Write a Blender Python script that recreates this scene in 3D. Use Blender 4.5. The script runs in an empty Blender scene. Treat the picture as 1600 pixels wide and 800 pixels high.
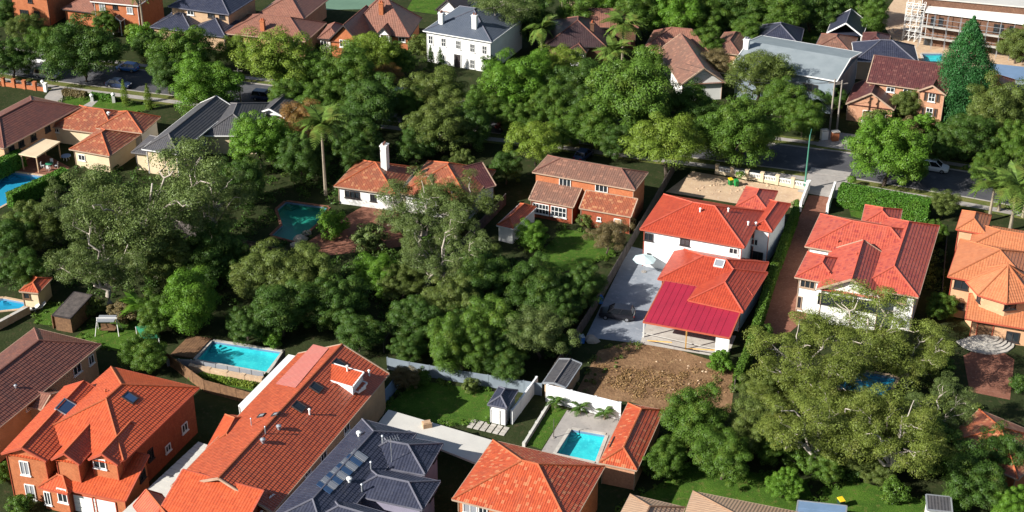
import bpy, bmesh, math, random
import numpy as np
from mathutils import Vector, Matrix

# ---------------------------------------------------------------- camera, world, sun, exposure
SC = bpy.context.scene
COL = SC.collection
CAM_H, FPX, PITCH = 100.0, 2346.0, math.radians(28.8)
cam_data = bpy.data.cameras.new("camera")
cam = bpy.data.objects.new("camera", cam_data)
COL.objects.link(cam)
cam.location = (0, 0, CAM_H)
cam.rotation_euler = (math.pi / 2 - PITCH, 0, 0)
cam_data.sensor_width = 36.0
cam_data.lens = FPX / 1600.0 * 36.0
cam_data.clip_start, cam_data.clip_end = 1.0, 3000.0
SC.camera = cam

SUN_EL = math.radians(30.5)
SHADOW_AZ = math.radians(24.0)      # shadows fall to the right and a little away from the viewer
sun_travel = Vector((math.cos(SHADOW_AZ) * math.cos(SUN_EL), math.sin(SHADOW_AZ) * math.cos(SUN_EL), -math.sin(SUN_EL)))
world = bpy.data.worlds.new("World")
SC.world = world
world.use_nodes = True
wn = world.node_tree.nodes
sky = wn.new("ShaderNodeTexSky")
sky.sky_type = 'NISHITA'
sky.sun_disc = False
sky.sun_elevation = SUN_EL
sky.sun_rotation = math.atan2(-sun_travel.x, -sun_travel.y)
world.node_tree.links.new(sky.outputs[0], wn["Background"].inputs[0])
wn["Background"].inputs[1].default_value = 0.058
sun_data = bpy.data.lights.new("sun", 'SUN')
sun_data.energy = 5.0
sun_data.angle = math.radians(0.5)
sun_data.color = (1.0, 0.965, 0.905)
sun = bpy.data.objects.new("sun", sun_data)
COL.objects.link(sun)
sun.rotation_euler = sun_travel.to_track_quat('-Z', 'Y').to_euler()
sun.location = (-80, 100, 120)
SC.view_settings.view_transform = 'Standard'
SC.view_settings.look = 'None'
SC.view_settings.gamma = 1.0
SC.view_settings.exposure = 0.95
SC.view_settings.use_curve_mapping = False
SC.render.engine = 'CYCLES'
SC.cycles.use_denoising = True
SC.cycles.max_bounces = 6
SC.cycles.diffuse_bounces = 2
SC.cycles.glossy_bounces = 2
SC.cycles.transmission_bounces = 3
SC.cycles.transparent_max_bounces = 6

RNG = random.Random(11)

# ---------------------------------------------------------------- photo pixel -> place
_cp, _sp = math.cos(PITCH), math.sin(PITCH)
def ray(px, py):
    a, b = (px - 800.0) / FPX, -(py - 400.0) / FPX
    return Vector((a, _cp + b * _sp, -_sp + b * _cp))
CAMP = Vector((0, 0, CAM_H))
def P(px, py, z=0.0):
    """the point at height z that the photograph shows at this pixel"""
    d = ray(px, py)
    return CAMP + d * ((z - CAM_H) / d.z)
def scale_at(py, z=0.0):
    """pixels of the 1600 px photograph per metre, at that image row and height"""
    return FPX / ((CAM_H - z) / -ray(800, py).z)

def to_px(p):
    d = Vector(p) - CAMP
    f = d.y * _cp - d.z * _sp
    return (800 + FPX * d.x / f, 400 - FPX * (d.y * _sp + d.z * _cp) / f)

# ---------------------------------------------------------------- mesh and object helpers
def link(o, parent=None):
    COL.objects.link(o)
    if parent is not None:
        o.parent = parent
    return o

def tag(o, label=None, cat=None, group=None, kind=None):
    if label: o["label"] = label
    if cat: o["category"] = cat
    if group: o["group"] = group
    if kind: o["kind"] = kind
    return o

def empty(name, loc=(0, 0, 0), rz=0.0):
    o = bpy.data.objects.new(name, None)
    o.location = loc
    o.rotation_euler = (0, 0, rz)
    o.empty_display_size = 0.5
    return link(o)

def obj(name, me, material, parent=None):
    o = bpy.data.objects.new(name, me)
    if material is not None:
        if len(me.materials) == 0:
            me.materials.append(material)
        elif me.materials[0] is not material:
            o.material_slots[0].link = 'OBJECT'
            o.material_slots[0].material = material
    return link(o, parent)

class MB:
    """collects faces; build() links them as ONE mesh object"""
    def __init__(self):
        self.v, self.f, self.uv = [], [], []
    def face(self, pts, uvs=None):
        i = len(self.v)
        self.v += [tuple(p) for p in pts]
        self.f.append(tuple(range(i, i + len(pts))))
        self.uv += list(uvs) if uvs else [(p[0], p[1]) for p in pts]
        return self
    def hexa(self, b, t):
        """solid between a bottom ring and a top ring"""
        n = len(b)
        self.face(list(reversed(b)))
        self.face(t)
        for k in range(n):
            self.face([b[k], b[(k + 1) % n], t[(k + 1) % n], t[k]])
        return self
    def box(self, c, s, rz=0.0, ax=None):
        c = Vector(c)
        if ax is None:
            ex, ey = Vector((math.cos(rz), math.sin(rz), 0)), Vector((-math.sin(rz), math.cos(rz), 0))
            ez = Vector((0, 0, 1))
        else:
            ex, ey, ez = ax
        hx, hy, hz = s[0] / 2, s[1] / 2, s[2] / 2
        q = lambda a, b_, d: c + ex * (a * hx) + ey * (b_ * hy) + ez * (d * hz)
        return self.hexa([q(-1, -1, -1), q(1, -1, -1), q(1, 1, -1), q(-1, 1, -1)],
                         [q(-1, -1, 1), q(1, -1, 1), q(1, 1, 1), q(-1, 1, 1)])
    def bar(self, p, q, w, h, up=(0, 0, 1)):
        p, q = Vector(p), Vector(q)
        d = q - p
        L = d.length
        if L < 1e-5: return self
        ex = d / L
        u = Vector(up)
        ey = u.cross(ex)
        if ey.length < 1e-4: ey = Vector((1, 0, 0)).cross(ex)
        ey.normalize()
        return self.box((p + q) / 2, (L, w, h), ax=(ex, ey, ex.cross(ey)))
    def tube(self, pts, rad, n=6, cap=True):
        pts = [Vector(p) for p in pts]
        rings = []
        for i, p in enumerate(pts):
            d = (pts[min(i + 1, len(pts) - 1)] - pts[max(i - 1, 0)]).normalized()
            a = d.cross(Vector((0, 0, 1)))
            if a.length < 1e-3: a = Vector((1, 0, 0))
            a.normalize()
            b = d.cross(a)
            r = rad[i] if isinstance(rad, (list, tuple)) else rad
            rings.append([p + (a * math.cos(k * 2 * math.pi / n) + b * math.sin(k * 2 * math.pi / n)) * r for k in range(n)])
        for i in range(len(rings) - 1):
            for k in range(n):
                self.face([rings[i][k], rings[i][(k + 1) % n], rings[i + 1][(k + 1) % n], rings[i + 1][k]])
        if cap:
            self.face(list(reversed(rings[0])))
            self.face(rings[-1])
        return self
    def mesh(self, name, smooth=False):
        me = bpy.data.meshes.new(name)
        me.from_pydata(self.v, [], self.f)
        uvl = me.uv_layers.new(name="UVMap")
        flat = np.array(self.uv, dtype=np.float32).reshape(-1)
        uvl.data.foreach_set("uv", flat)
        if smooth:
            me.polygons.foreach_set("use_smooth", [True] * len(me.polygons))
        me.update()
        return me
    def build(self, name, material, parent=None, smooth=False):
        return obj(name, self.mesh(name, smooth), material, parent)

def quads_mesh(name, V):
    """V: (n,4,3) array of separate quads (leaves)"""
    n = len(V)
    me = bpy.data.meshes.new(name)
    me.vertices.add(n * 4)
    me.vertices.foreach_set("co", V.reshape(-1).astype(np.float32))
    me.loops.add(n * 4)
    me.loops.foreach_set("vertex_index", np.arange(n * 4, dtype=np.int32))
    me.polygons.add(n)
    me.polygons.foreach_set("loop_start", np.arange(0, n * 4, 4, dtype=np.int32))
    me.polygons.foreach_set("loop_total", np.full(n, 4, dtype=np.int32))
    me.update()
    me.validate()
    return me

# ---------------------------------------------------------------- materials
def srgb(r, g, b):
    f = lambda c: (c / 255 / 12.92) if c / 255 <= 0.04045 else ((c / 255 + 0.055) / 1.055) ** 2.4
    return (f(r), f(g), f(b))

def _new(name):
    m = bpy.data.materials.new(name)
    m.use_nodes = True
    nt = m.node_tree
    return m, nt, nt.nodes, nt.links, nt.nodes["Principled BSDF"]

def c4(c): return (c[0], c[1], c[2], 1.0)

def mix(N, L, fac, a, b):
    """colour mix node; fac, a, b are sockets or constants"""
    n = N.new("ShaderNodeMix")
    n.data_type = 'RGBA'
    for i, s in ((0, fac), (6, a), (7, b)):
        if hasattr(s, "is_output"): L.new(s, n.inputs[i])
        else: n.inputs[i].default_value = s if i == 0 else c4(s)
    return n.outputs[2]

def noise(N, L, vec, scale, detail=3.0, rough=0.6):
    n = N.new("ShaderNodeTexNoise")
    n.inputs["Scale"].default_value = scale
    n.inputs["Detail"].default_value = detail
    n.inputs["Roughness"].default_value = rough
    if vec is not None: L.new(vec, n.inputs["Vector"])
    return n.outputs[0]

def ramp(N, L, fac, lo, hi):
    n = N.new("ShaderNodeMapRange")
    n.inputs[1].default_value = lo
    n.inputs[2].default_value = hi
    L.new(fac, n.inputs[0])
    return n.outputs[0]

def mat_plain(name, c1, c2=None, scale=0.8, rough=0.8, bump=0.0, bscale=6.0, spec=0.3, c3=None, metal=0.0, fine=0.0):
    m, nt, N, L, B = _new(name)
    geo = N.new("ShaderNodeNewGeometry")
    pos = geo.outputs["Position"]
    c2 = c2 or tuple(x * 0.8 for x in c1)
    out = mix(N, L, ramp(N, L, noise(N, L, pos, scale, 4), 0.35, 0.65), c1, c2)
    if c3 is not None:
        out = mix(N, L, ramp(N, L, noise(N, L, pos, scale * 3.7, 4), 0.55, 0.72), out, c3)
    if fine:
        out = mix(N, L, ramp(N, L, noise(N, L, pos, 5.0, 2), 0.3, 0.7), out, mix(N, L, fine, out, (0, 0, 0)))
    L.new(out, B.inputs["Base Color"])
    B.inputs["Roughness"].default_value = rough
    B.inputs["Specular IOR Level"].default_value = spec
    B.inputs["Metallic"].default_value = metal
    if bump:
        b = N.new("ShaderNodeBump")
        b.inputs["Strength"].default_value = bump
        b.inputs["Distance"].default_value = 0.15
        L.new(noise(N, L, pos, bscale, 3), b.inputs["Height"])
        L.new(b.outputs[0], B.inputs["Normal"])
    return m

def mat_tile(name, c1, c2, c3=None, p3=0.12, tw=0.33, tl=0.42, rough=0.36, weather=(0.06, 0.05, 0.045), wamt=0.35, spec=0.5):
    """roof tiles: UV in metres (along the eave, up the slope); every tile its own tone, weathering in large patches, rolls as fine relief"""
    m, nt, N, L, B = _new(name)
    uv = N.new("ShaderNodeUVMap")
    uv.uv_map = "UVMap"
    sep = N.new("ShaderNodeSeparateXYZ")
    L.new(uv.outputs[0], sep.inputs[0])
    def m_(op, a, b=None):
        n = N.new("ShaderNodeMath")
        n.operation = op
        for i, s in ((0, a), (1, b)):
            if s is None: continue
            if hasattr(s, "is_output"): L.new(s, n.inputs[i])
            else: n.inputs[i].default_value = s
        return n.outputs[0]
    fu, fv = m_('FLOOR', m_('DIVIDE', sep.outputs[0], tw)), m_('FLOOR', m_('DIVIDE', sep.outputs[1], tl))
    comb = N.new("ShaderNodeCombineXYZ")
    L.new(fu, comb.inputs[0]); L.new(fv, comb.inputs[1])
    wnz = N.new("ShaderNodeTexWhiteNoise")
    wnz.noise_dimensions = '2D'
    L.new(comb.outputs[0], wnz.inputs["Vector"])
    wv = wnz.outputs["Value"]
    out = mix(N, L, wv, c1, c2)
    if c3 is not None:
        wnz2 = N.new("ShaderNodeTexWhiteNoise")
        wnz2.noise_dimensions = '3D'
        comb2 = N.new("ShaderNodeCombineXYZ")
        L.new(fu, comb2.inputs[0]); L.new(fv, comb2.inputs[1]); comb2.inputs[2].default_value = 7.3
        L.new(comb2.outputs[0], wnz2.inputs["Vector"])
        out = mix(N, L, m_('LESS_THAN', wnz2.outputs["Value"], p3), out, c3)
    geo = N.new("ShaderNodeNewGeometry")
    out = mix(N, L, m_('MULTIPLY', ramp(N, L, noise(N, L, geo.outputs["Position"], 0.45, 5, 0.7), 0.42, 0.78), wamt), out, weather)
    mp = N.new("ShaderNodeMapping"); mp.inputs["Scale"].default_value = (1.3, 0.13, 1.0)
    L.new(uv.outputs[0], mp.inputs["Vector"])
    streak = ramp(N, L, noise(N, L, mp.outputs[0], 1.0, 4, 0.65), 0.48, 0.75)
    out = mix(N, L, m_('MULTIPLY', streak, 0.3), out, weather)          # rain streaks down the slope
    lich = ramp(N, L, noise(N, L, geo.outputs["Position"], 2.6, 5, 0.75), 0.6, 0.74)
    out = mix(N, L, m_('MULTIPLY', lich, 0.25), out, (0.30, 0.27, 0.20))     # lichen specks
    L.new(out, B.inputs["Base Color"])
    B.inputs["Roughness"].default_value = rough
    B.inputs["Specular IOR Level"].default_value = spec
    roll = m_('SINE', m_('MULTIPLY', sep.outputs[0], 2 * math.pi / tw))
    b = N.new("ShaderNodeBump")
    b.inputs["Strength"].default_value = 0.5
    b.inputs["Distance"].default_value = 0.03
    L.new(roll, b.inputs["Height"])
    L.new(b.outputs[0], B.inputs["Normal"])
    return m

def mat_leaf(name, c, var=0.38, yellow=(0.16, 0.15, 0.03), trans=0.15):
    m = bpy.data.materials.new(name)
    m.use_nodes = True
    nt = m.node_tree
    N, L = nt.nodes, nt.links
    for n in list(N): N.remove(n)
    out = N.new("ShaderNodeOutputMaterial")
    geo = N.new("ShaderNodeNewGeometry")
    oi = N.new("ShaderNodeObjectInfo")
    tc = N.new("ShaderNodeTexCoord")
    lo = tuple(x * (1 - var) for x in c)
    hi = tuple(min(1.0, x * (1 + var * 0.9)) for x in c)
    col = mix(N, L, geo.outputs["Random Per Island"], lo, hi)
    col = mix(N, L, ramp(N, L, noise(N, L, tc.outputs["Object"], 0.45, 2), 0.5, 0.75), col, mix(N, L, 0.6, col, yellow))
    k = N.new("ShaderNodeMath"); k.operation = 'MULTIPLY'; k.inputs[1].default_value = 0.5
    L.new(oi.outputs["Random"], k.inputs[0])
    col = mix(N, L, k.outputs[0], col, mix(N, L, 0.55, col, tuple(x * 0.6 for x in c)))
    d = N.new("ShaderNodeBsdfDiffuse")
    t = N.new("ShaderNodeBsdfTranslucent")
    g = N.new("ShaderNodeBsdfGlossy")
    g.inputs["Roughness"].default_value = 0.45
    g.inputs["Color"].default_value = (0.8, 0.85, 0.8, 1)
    L.new(col, d.inputs[0])
    tcol = mix(N, L, 0.35, col, tuple(min(1, x * 1.6) for x in (c[0] * 1.1, c[1] * 1.2, c[2] * 0.6)))
    L.new(tcol, t.inputs[0])
    mx = N.new("ShaderNodeMixShader"); mx.inputs[0].default_value = trans
    L.new(d.outputs[0], mx.inputs[1]); L.new(t.outputs[0], mx.inputs[2])
    mg = N.new("ShaderNodeMixShader"); mg.inputs[0].default_value = 0.015
    L.new(mx.outputs[0], mg.inputs[1]); L.new(g.outputs[0], mg.inputs[2])
    L.new(mg.outputs[0], out.inputs[0])
    return m

def mat_water(name, tint, rough=0.03):
    m = bpy.data.materials.new(name)
    m.use_nodes = True
    N, L = m.node_tree.nodes, m.node_tree.links
    for n in list(N): N.remove(n)
    out = N.new("ShaderNodeOutputMaterial")
    tr = N.new("ShaderNodeBsdfTransparent"); tr.inputs[0].default_value = c4(tint)
    gl = N.new("ShaderNodeBsdfGlossy"); gl.inputs["Roughness"].default_value = rough
    lw = N.new("ShaderNodeLayerWeight")
    pw = N.new("ShaderNodeMath"); pw.operation = 'POWER'; pw.inputs[1].default_value = 5.0
    fr = N.new("ShaderNodeMath"); fr.operation = 'MULTIPLY_ADD'; fr.inputs[1].default_value = 0.95; fr.inputs[2].default_value = 0.02
    L.new(lw.outputs["Facing"], pw.inputs[0]); L.new(pw.outputs[0], fr.inputs[0])
    geo = N.new("ShaderNodeNewGeometry")
    b = N.new("ShaderNodeBump"); b.inputs["Strength"].default_value = 0.25; b.inputs["Distance"].default_value = 0.1
    L.new(noise(N, L, geo.outputs["Position"], 1.6, 3), b.inputs["Height"])
    L.new(b.outputs[0], gl.inputs["Normal"])
    mx = N.new("ShaderNodeMixShader")
    L.new(fr.outputs[0], mx.inputs[0]); L.new(tr.outputs[0], mx.inputs[1]); L.new(gl.outputs[0], mx.inputs[2])
    L.new(mx.outputs[0], out.inputs[0])
    return m

def mat_glass(name, c=(0.02, 0.025, 0.03)):
    m, nt, N, L, B = _new(name)
    B.inputs["Base Color"].default_value = c4(c)
    B.inputs["Roughness"].default_value = 0.08
    B.inputs["Specular IOR Level"].default_value = 0.7
    return m

M = {}
def defm(k, *a, **kw): M[k] = mat_plain(k, *a, **kw)
# walls and trim
defm('white', (0.76, 0.75, 0.71), (0.70, 0.69, 0.65), 0.6, 0.7)
defm('white_render', (0.78, 0.78, 0.76), (0.66, 0.67, 0.66), 0.5, 0.8)
defm('cream', (0.62, 0.50, 0.33), (0.55, 0.43, 0.28), 0.6)
defm('peach', (0.56, 0.32, 0.18), (0.48, 0.27, 0.15), 0.7, c3=(0.62, 0.38, 0.22))
defm('orange_brick', (0.47, 0.16, 0.066), (0.40, 0.125, 0.05), 1.2, c3=(0.48, 0.18, 0.08), fine=0.25)
defm('red_brick', (0.34, 0.085, 0.035), (0.27, 0.06, 0.028), 1.2, c3=(0.36, 0.12, 0.06), fine=0.25)
defm('pink_brick', (0.52, 0.27, 0.16), (0.44, 0.22, 0.13), 1.2, c3=(0.55, 0.32, 0.2), fine=0.2)
defm('brown_brick', (0.17, 0.085, 0.05), (0.13, 0.065, 0.04), 1.2, c3=(0.24, 0.14, 0.09), fine=0.25)
defm('tan_wall', (0.45, 0.30, 0.18), (0.38, 0.25, 0.15), 0.8)
defm('grey_wall', (0.20, 0.24, 0.27), (0.16, 0.19, 0.22), 0.6)
defm('violet_wall', (0.25, 0.23, 0.30), (0.2, 0.19, 0.25), 0.6)
defm('timber', (0.22, 0.12, 0.06), (0.14, 0.075, 0.04), 2.0, fine=0.3)
defm('yellow_timber', (0.55, 0.32, 0.09), (0.45, 0.25, 0.07), 2.0)
defm('grey_timber', (0.12, 0.10, 0.09), (0.07, 0.06, 0.055), 1.5, fine=0.3)
defm('pale_metal', (0.52, 0.50, 0.45), (0.46, 0.44, 0.40), 0.4, 0.5)
defm('maroon_metal', (0.36, 0.02, 0.045), (0.31, 0.018, 0.04), 0.4, 0.45, spec=0.4)
defm('grey_metal', (0.24, 0.27, 0.28), (0.2, 0.23, 0.24), 0.4, 0.45, spec=0.4)
defm('blue_metal', (0.16, 0.24, 0.36), (0.13, 0.2, 0.3), 0.4, 0.4, spec=0.4)
defm('dark_metal', (0.03, 0.032, 0.04), (0.02, 0.022, 0.028), 0.6, 0.4, spec=0.5)
defm('galvanised', (0.42, 0.44, 0.46), (0.36, 0.38, 0.4), 2.0, 0.4, metal=0.5)
defm('trim_white', (0.74, 0.73, 0.70), (0.68, 0.67, 0.64), 1.0, 0.6)
defm('trim_dark', (0.05, 0.04, 0.038), (0.035, 0.03, 0.03), 1.0, 0.5)
defm('trim_red', (0.42, 0.09, 0.05), (0.36, 0.075, 0.04), 1.0, 0.6)
defm('trim_tan', (0.4, 0.28, 0.2), (0.34, 0.24, 0.17), 1.0, 0.6)
M['glass'] = mat_glass('window_glass')
M['blue_glass'] = mat_glass('blue_glass', (0.04, 0.08, 0.16))
M['curtain_glass'] = mat_glass('curtained_glass', (0.25, 0.26, 0.28))
# ground
defm('soil', (0.034, 0.042, 0.016), (0.022, 0.032, 0.011), 0.35, 0.95, 0.6, 3.0, 0.05, c3=(0.06, 0.05, 0.026))
defm('lawn_grass', (0.085, 0.165, 0.022), (0.05, 0.108, 0.016), 0.4, 0.95, 0.7, 9.0, 0.05, c3=(0.16, 0.165, 0.045), fine=0.4)
defm('dry_grass', (0.16, 0.16, 0.05), (0.09, 0.12, 0.03), 0.4, 0.95, 0.5, 7.0, 0.05, c3=(0.2, 0.15, 0.07), fine=0.3)
defm('asphalt', (0.085, 0.085, 0.092), (0.06, 0.06, 0.066), 0.25, 0.9, 0.2, 12.0, 0.15, c3=(0.115, 0.11, 0.11))
defm('concrete', (0.34, 0.31, 0.28), (0.27, 0.25, 0.23), 0.5, 0.9, 0.1, 5.0, 0.1, c3=(0.24, 0.21, 0.19))
defm('pale_concrete', (0.46, 0.43, 0.38), (0.36, 0.33, 0.29), 0.45, 0.9, 0.1, 5.0, 0.1, c3=(0.3, 0.27, 0.23))
defm('blue_concrete', (0.26, 0.28, 0.31), (0.2, 0.22, 0.25), 0.4, 0.85, 0.1, 5.0, 0.1, c3=(0.33, 0.34, 0.36))
defm('brick_paving', (0.26, 0.115, 0.075), (0.2, 0.085, 0.055), 0.8, 0.9, 0.2, 8.0, 0.1, c3=(0.32, 0.17, 0.12), fine=0.25)
defm('sandstone', (0.5, 0.36, 0.23), (0.42, 0.29, 0.19), 0.7, 0.9, 0.2, 6.0, 0.1, c3=(0.56, 0.45, 0.33))
defm('dirt', (0.28, 0.165, 0.088), (0.17, 0.096, 0.05), 0.35, 0.95, 0.8, 2.2, 0.05, c3=(0.36, 0.235, 0.12), fine=0.35)
defm('tennis_court', (0.11, 0.19, 0.13), (0.09, 0.16, 0.11), 0.2, 0.9)
defm('pool_light', (0.035, 0.50, 0.52), (0.022, 0.36, 0.42), 0.7, 0.7, c3=(0.07, 0.58, 0.58))  # the light and dark mottle paints water caustics into the basin colour
defm('pool_blue', (0.012, 0.26, 0.42), (0.01, 0.21, 0.36), 0.4, 0.7)
defm('pool_dark', (0.012, 0.21, 0.145), (0.01, 0.16, 0.115), 0.4, 0.7)
M['water'] = mat_water('water', (0.93, 1.0, 1.0))
# roofs
T = {}
T['brown'] = mat_tile('brown_red_tiles', (0.20, 0.075, 0.05), (0.13, 0.05, 0.038), wamt=0.3)
T['orange'] = mat_tile('orange_tiles', (0.53, 0.098, 0.034), (0.42, 0.072, 0.026), wamt=0.25, weather=(0.25, 0.06, 0.03))
T['burnt'] = mat_tile('burnt_orange_tiles', (0.45, 0.092, 0.036), (0.35, 0.066, 0.027), wamt=0.3, weather=(0.16, 0.05, 0.03))
T['mottled'] = mat_tile('mottled_terracotta_tiles', (0.46, 0.085, 0.03), (0.34, 0.055, 0.022), (0.46, 0.165, 0.075), 0.12, tw=0.25, wamt=0.3, weather=(0.3, 0.1, 0.05))
T['old_terra'] = mat_tile('weathered_terracotta_tiles', (0.33, 0.10, 0.048), (0.24, 0.072, 0.038), (0.42, 0.19, 0.09), 0.15, tw=0.25, wamt=0.55, weather=(0.12, 0.06, 0.04))
T['pinkbrown'] = mat_tile('pink_brown_tiles', (0.27, 0.12, 0.08), (0.20, 0.09, 0.062), wamt=0.35, weather=(0.15, 0.09, 0.065))
T['greybrown'] = mat_tile('grey_brown_tiles', (0.22, 0.11, 0.075), (0.165, 0.085, 0.06), (0.3, 0.15, 0.1), 0.1, wamt=0.5, weather=(0.13, 0.09, 0.07))
T['red'] = mat_tile('bright_red_tiles', (0.42, 0.064, 0.028), (0.33, 0.046, 0.022), wamt=0.32, weather=(0.24, 0.03, 0.02))
T['salmon'] = mat_tile('salmon_red_tiles', (0.45, 0.092, 0.052), (0.36, 0.066, 0.042), (0.3, 0.05, 0.04), 0.1, wamt=0.25, weather=(0.5, 0.14, 0.1))
T['peach'] = mat_tile('peach_orange_tiles', (0.50, 0.185, 0.08), (0.42, 0.145, 0.062), wamt=0.3, weather=(0.34, 0.14, 0.08))
T['slate'] = mat_tile('navy_slate_tiles', (0.034, 0.038, 0.062), (0.022, 0.025, 0.044), wamt=0.25, weather=(0.06, 0.06, 0.075), rough=0.45, spec=0.5)
T['charcoal'] = mat_tile('charcoal_tiles', (0.075, 0.073, 0.078), (0.055, 0.054, 0.06), wamt=0.3, weather=(0.12, 0.105, 0.09), rough=0.55)
T['bluegrey'] = mat_tile('blue_grey_tiles', (0.085, 0.10, 0.13), (0.07, 0.085, 0.11), wamt=0.25, weather=(0.12, 0.13, 0.15), rough=0.45, spec=0.4)
T['maroon'] = mat_tile('maroon_tiles', (0.105, 0.035, 0.032), (0.07, 0.024, 0.024), (0.15, 0.06, 0.05), 0.08, wamt=0.3, weather=(0.08, 0.045, 0.04))
T['shadedbrown'] = mat_tile('shaded_brown_tiles', (0.055, 0.03, 0.03), (0.04, 0.023, 0.024), wamt=0.3)  # brown tile, deepened so the colour carries the tree shade over this roof
T['pinkmetal'] = mat_tile('pink_metal_sheet', (0.46, 0.15, 0.12), (0.44, 0.14, 0.115), wamt=0.15, weather=(0.4, 0.2, 0.17))
T['tan'] = mat_tile('tan_tiles', (0.38, 0.25, 0.16), (0.33, 0.21, 0.135), wamt=0.2, weather=(0.3, 0.21, 0.15))
# caps run along hips and ridges
defm('cap_orange', (0.42, 0.11, 0.045), (0.35, 0.09, 0.035)); defm('cap_red', (0.5, 0.10, 0.06), (0.42, 0.075, 0.045))
defm('cap_brown', (0.2, 0.085, 0.06), (0.15, 0.065, 0.05)); defm('cap_slate', (0.13, 0.13, 0.16), (0.1, 0.1, 0.125))
defm('cap_grey', (0.16, 0.15, 0.15), (0.13, 0.12, 0.12)); defm('cap_peach', (0.42, 0.14, 0.06), (0.36, 0.12, 0.05))
defm('cap_maroon', (0.12, 0.05, 0.045), (0.09, 0.04, 0.035)); defm('cap_tan', (0.26, 0.16, 0.1), (0.22, 0.13, 0.08))
CAP = dict(brown='cap_brown', orange='cap_orange', burnt='cap_orange', mottled='cap_orange', old_terra='cap_orange', pinkbrown='cap_brown',
           greybrown='cap_brown', red='cap_red', salmon='cap_red', peach='cap_peach', slate='cap_slate', charcoal='cap_grey',
           bluegrey='cap_slate', maroon='cap_maroon', shadedbrown='cap_brown', tan='cap_tan')

# ---------------------------------------------------------------- things
class Thing:
    """an Empty at the thing's base; meshes are given in world coordinates and hung under it"""
    def __init__(s, name, label, cat, base=(0, 0, 0), group=None):
        s.root = empty(name, base)
        tag(s.root, label, cat, group)
        s.base = Vector(base)
    def part(s, name, mb, material, parent=None, smooth=False):
        m = M[material] if isinstance(material, str) else material
        me = mb if isinstance(mb, bpy.types.Mesh) else mb.mesh(name, smooth)
        o = obj(name, me, m, parent or s.root)
        if parent is None:
            o.location = -s.base
        return o

def courses(mb, pts, step=0.036, tl=0.42):
    """one roof plane laid in courses of tiles, every course a real step above the one below"""
    pts = [Vector(p) for p in pts]
    e = (pts[1] - pts[0]).normalized()
    n = (pts[1] - pts[0]).cross(pts[2] - pts[0]).normalized()
    if n.z < 0: n = -n
    up = n.cross(e)
    if up.z < 0: up = -up
    o = pts[0]
    poly = [((p - o).dot(e), (p - o).dot(up)) for p in pts]
    tmax = max(t for _, t in poly)
    w = lambda s_, t, lift: o + e * s_ + up * t + n * lift
    def clip(pl, lim, keep_above):
        out = []
        for i in range(len(pl)):
            a, b = pl[i], pl[(i + 1) % len(pl)]
            ia, ib = (a[1] >= lim) == keep_above, (b[1] >= lim) == keep_above
            if ia: out.append(a)
            if ia != ib and abs(a[1] - b[1]) > 1e-9:
                k = (lim - a[1]) / (b[1] - a[1])
                out.append((a[0] + (b[0] - a[0]) * k, lim))
        return out
    k = 0
    while k * tl < tmax - 0.02:
        lo, hi = k * tl, min((k + 1) * tl, tmax)
        c = clip(clip(poly, lo - 1e-7, True), hi + 1e-7, False)
        if len(c) >= 3:
            lf = lambda t: step * (1 - (t - lo) / tl)
            mb.face([w(s_, t, lf(t)) for s_, t in c], c)
            low = [s_ for s_, t in c if abs(t - lo) < 1e-4]
            if len(low) >= 2:
                a, b = min(low), max(low)
                mb.face([w(a, lo, -0.02), w(b, lo, -0.02), w(b, lo, step), w(a, lo, step)], [(a, lo + .01)] * 2 + [(b, lo + .01)] * 2)
        k += 1

def in_poly3(p, pts, n):
    s = 0
    for i in range(len(pts)):
        c = (pts[(i + 1) % len(pts)] - pts[i]).cross(p - pts[i]).dot(n)
        if abs(c) < 1e-9: continue
        if s == 0: s = 1 if c > 0 else -1
        elif (c > 0) != (s > 0): return False
    return True

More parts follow.
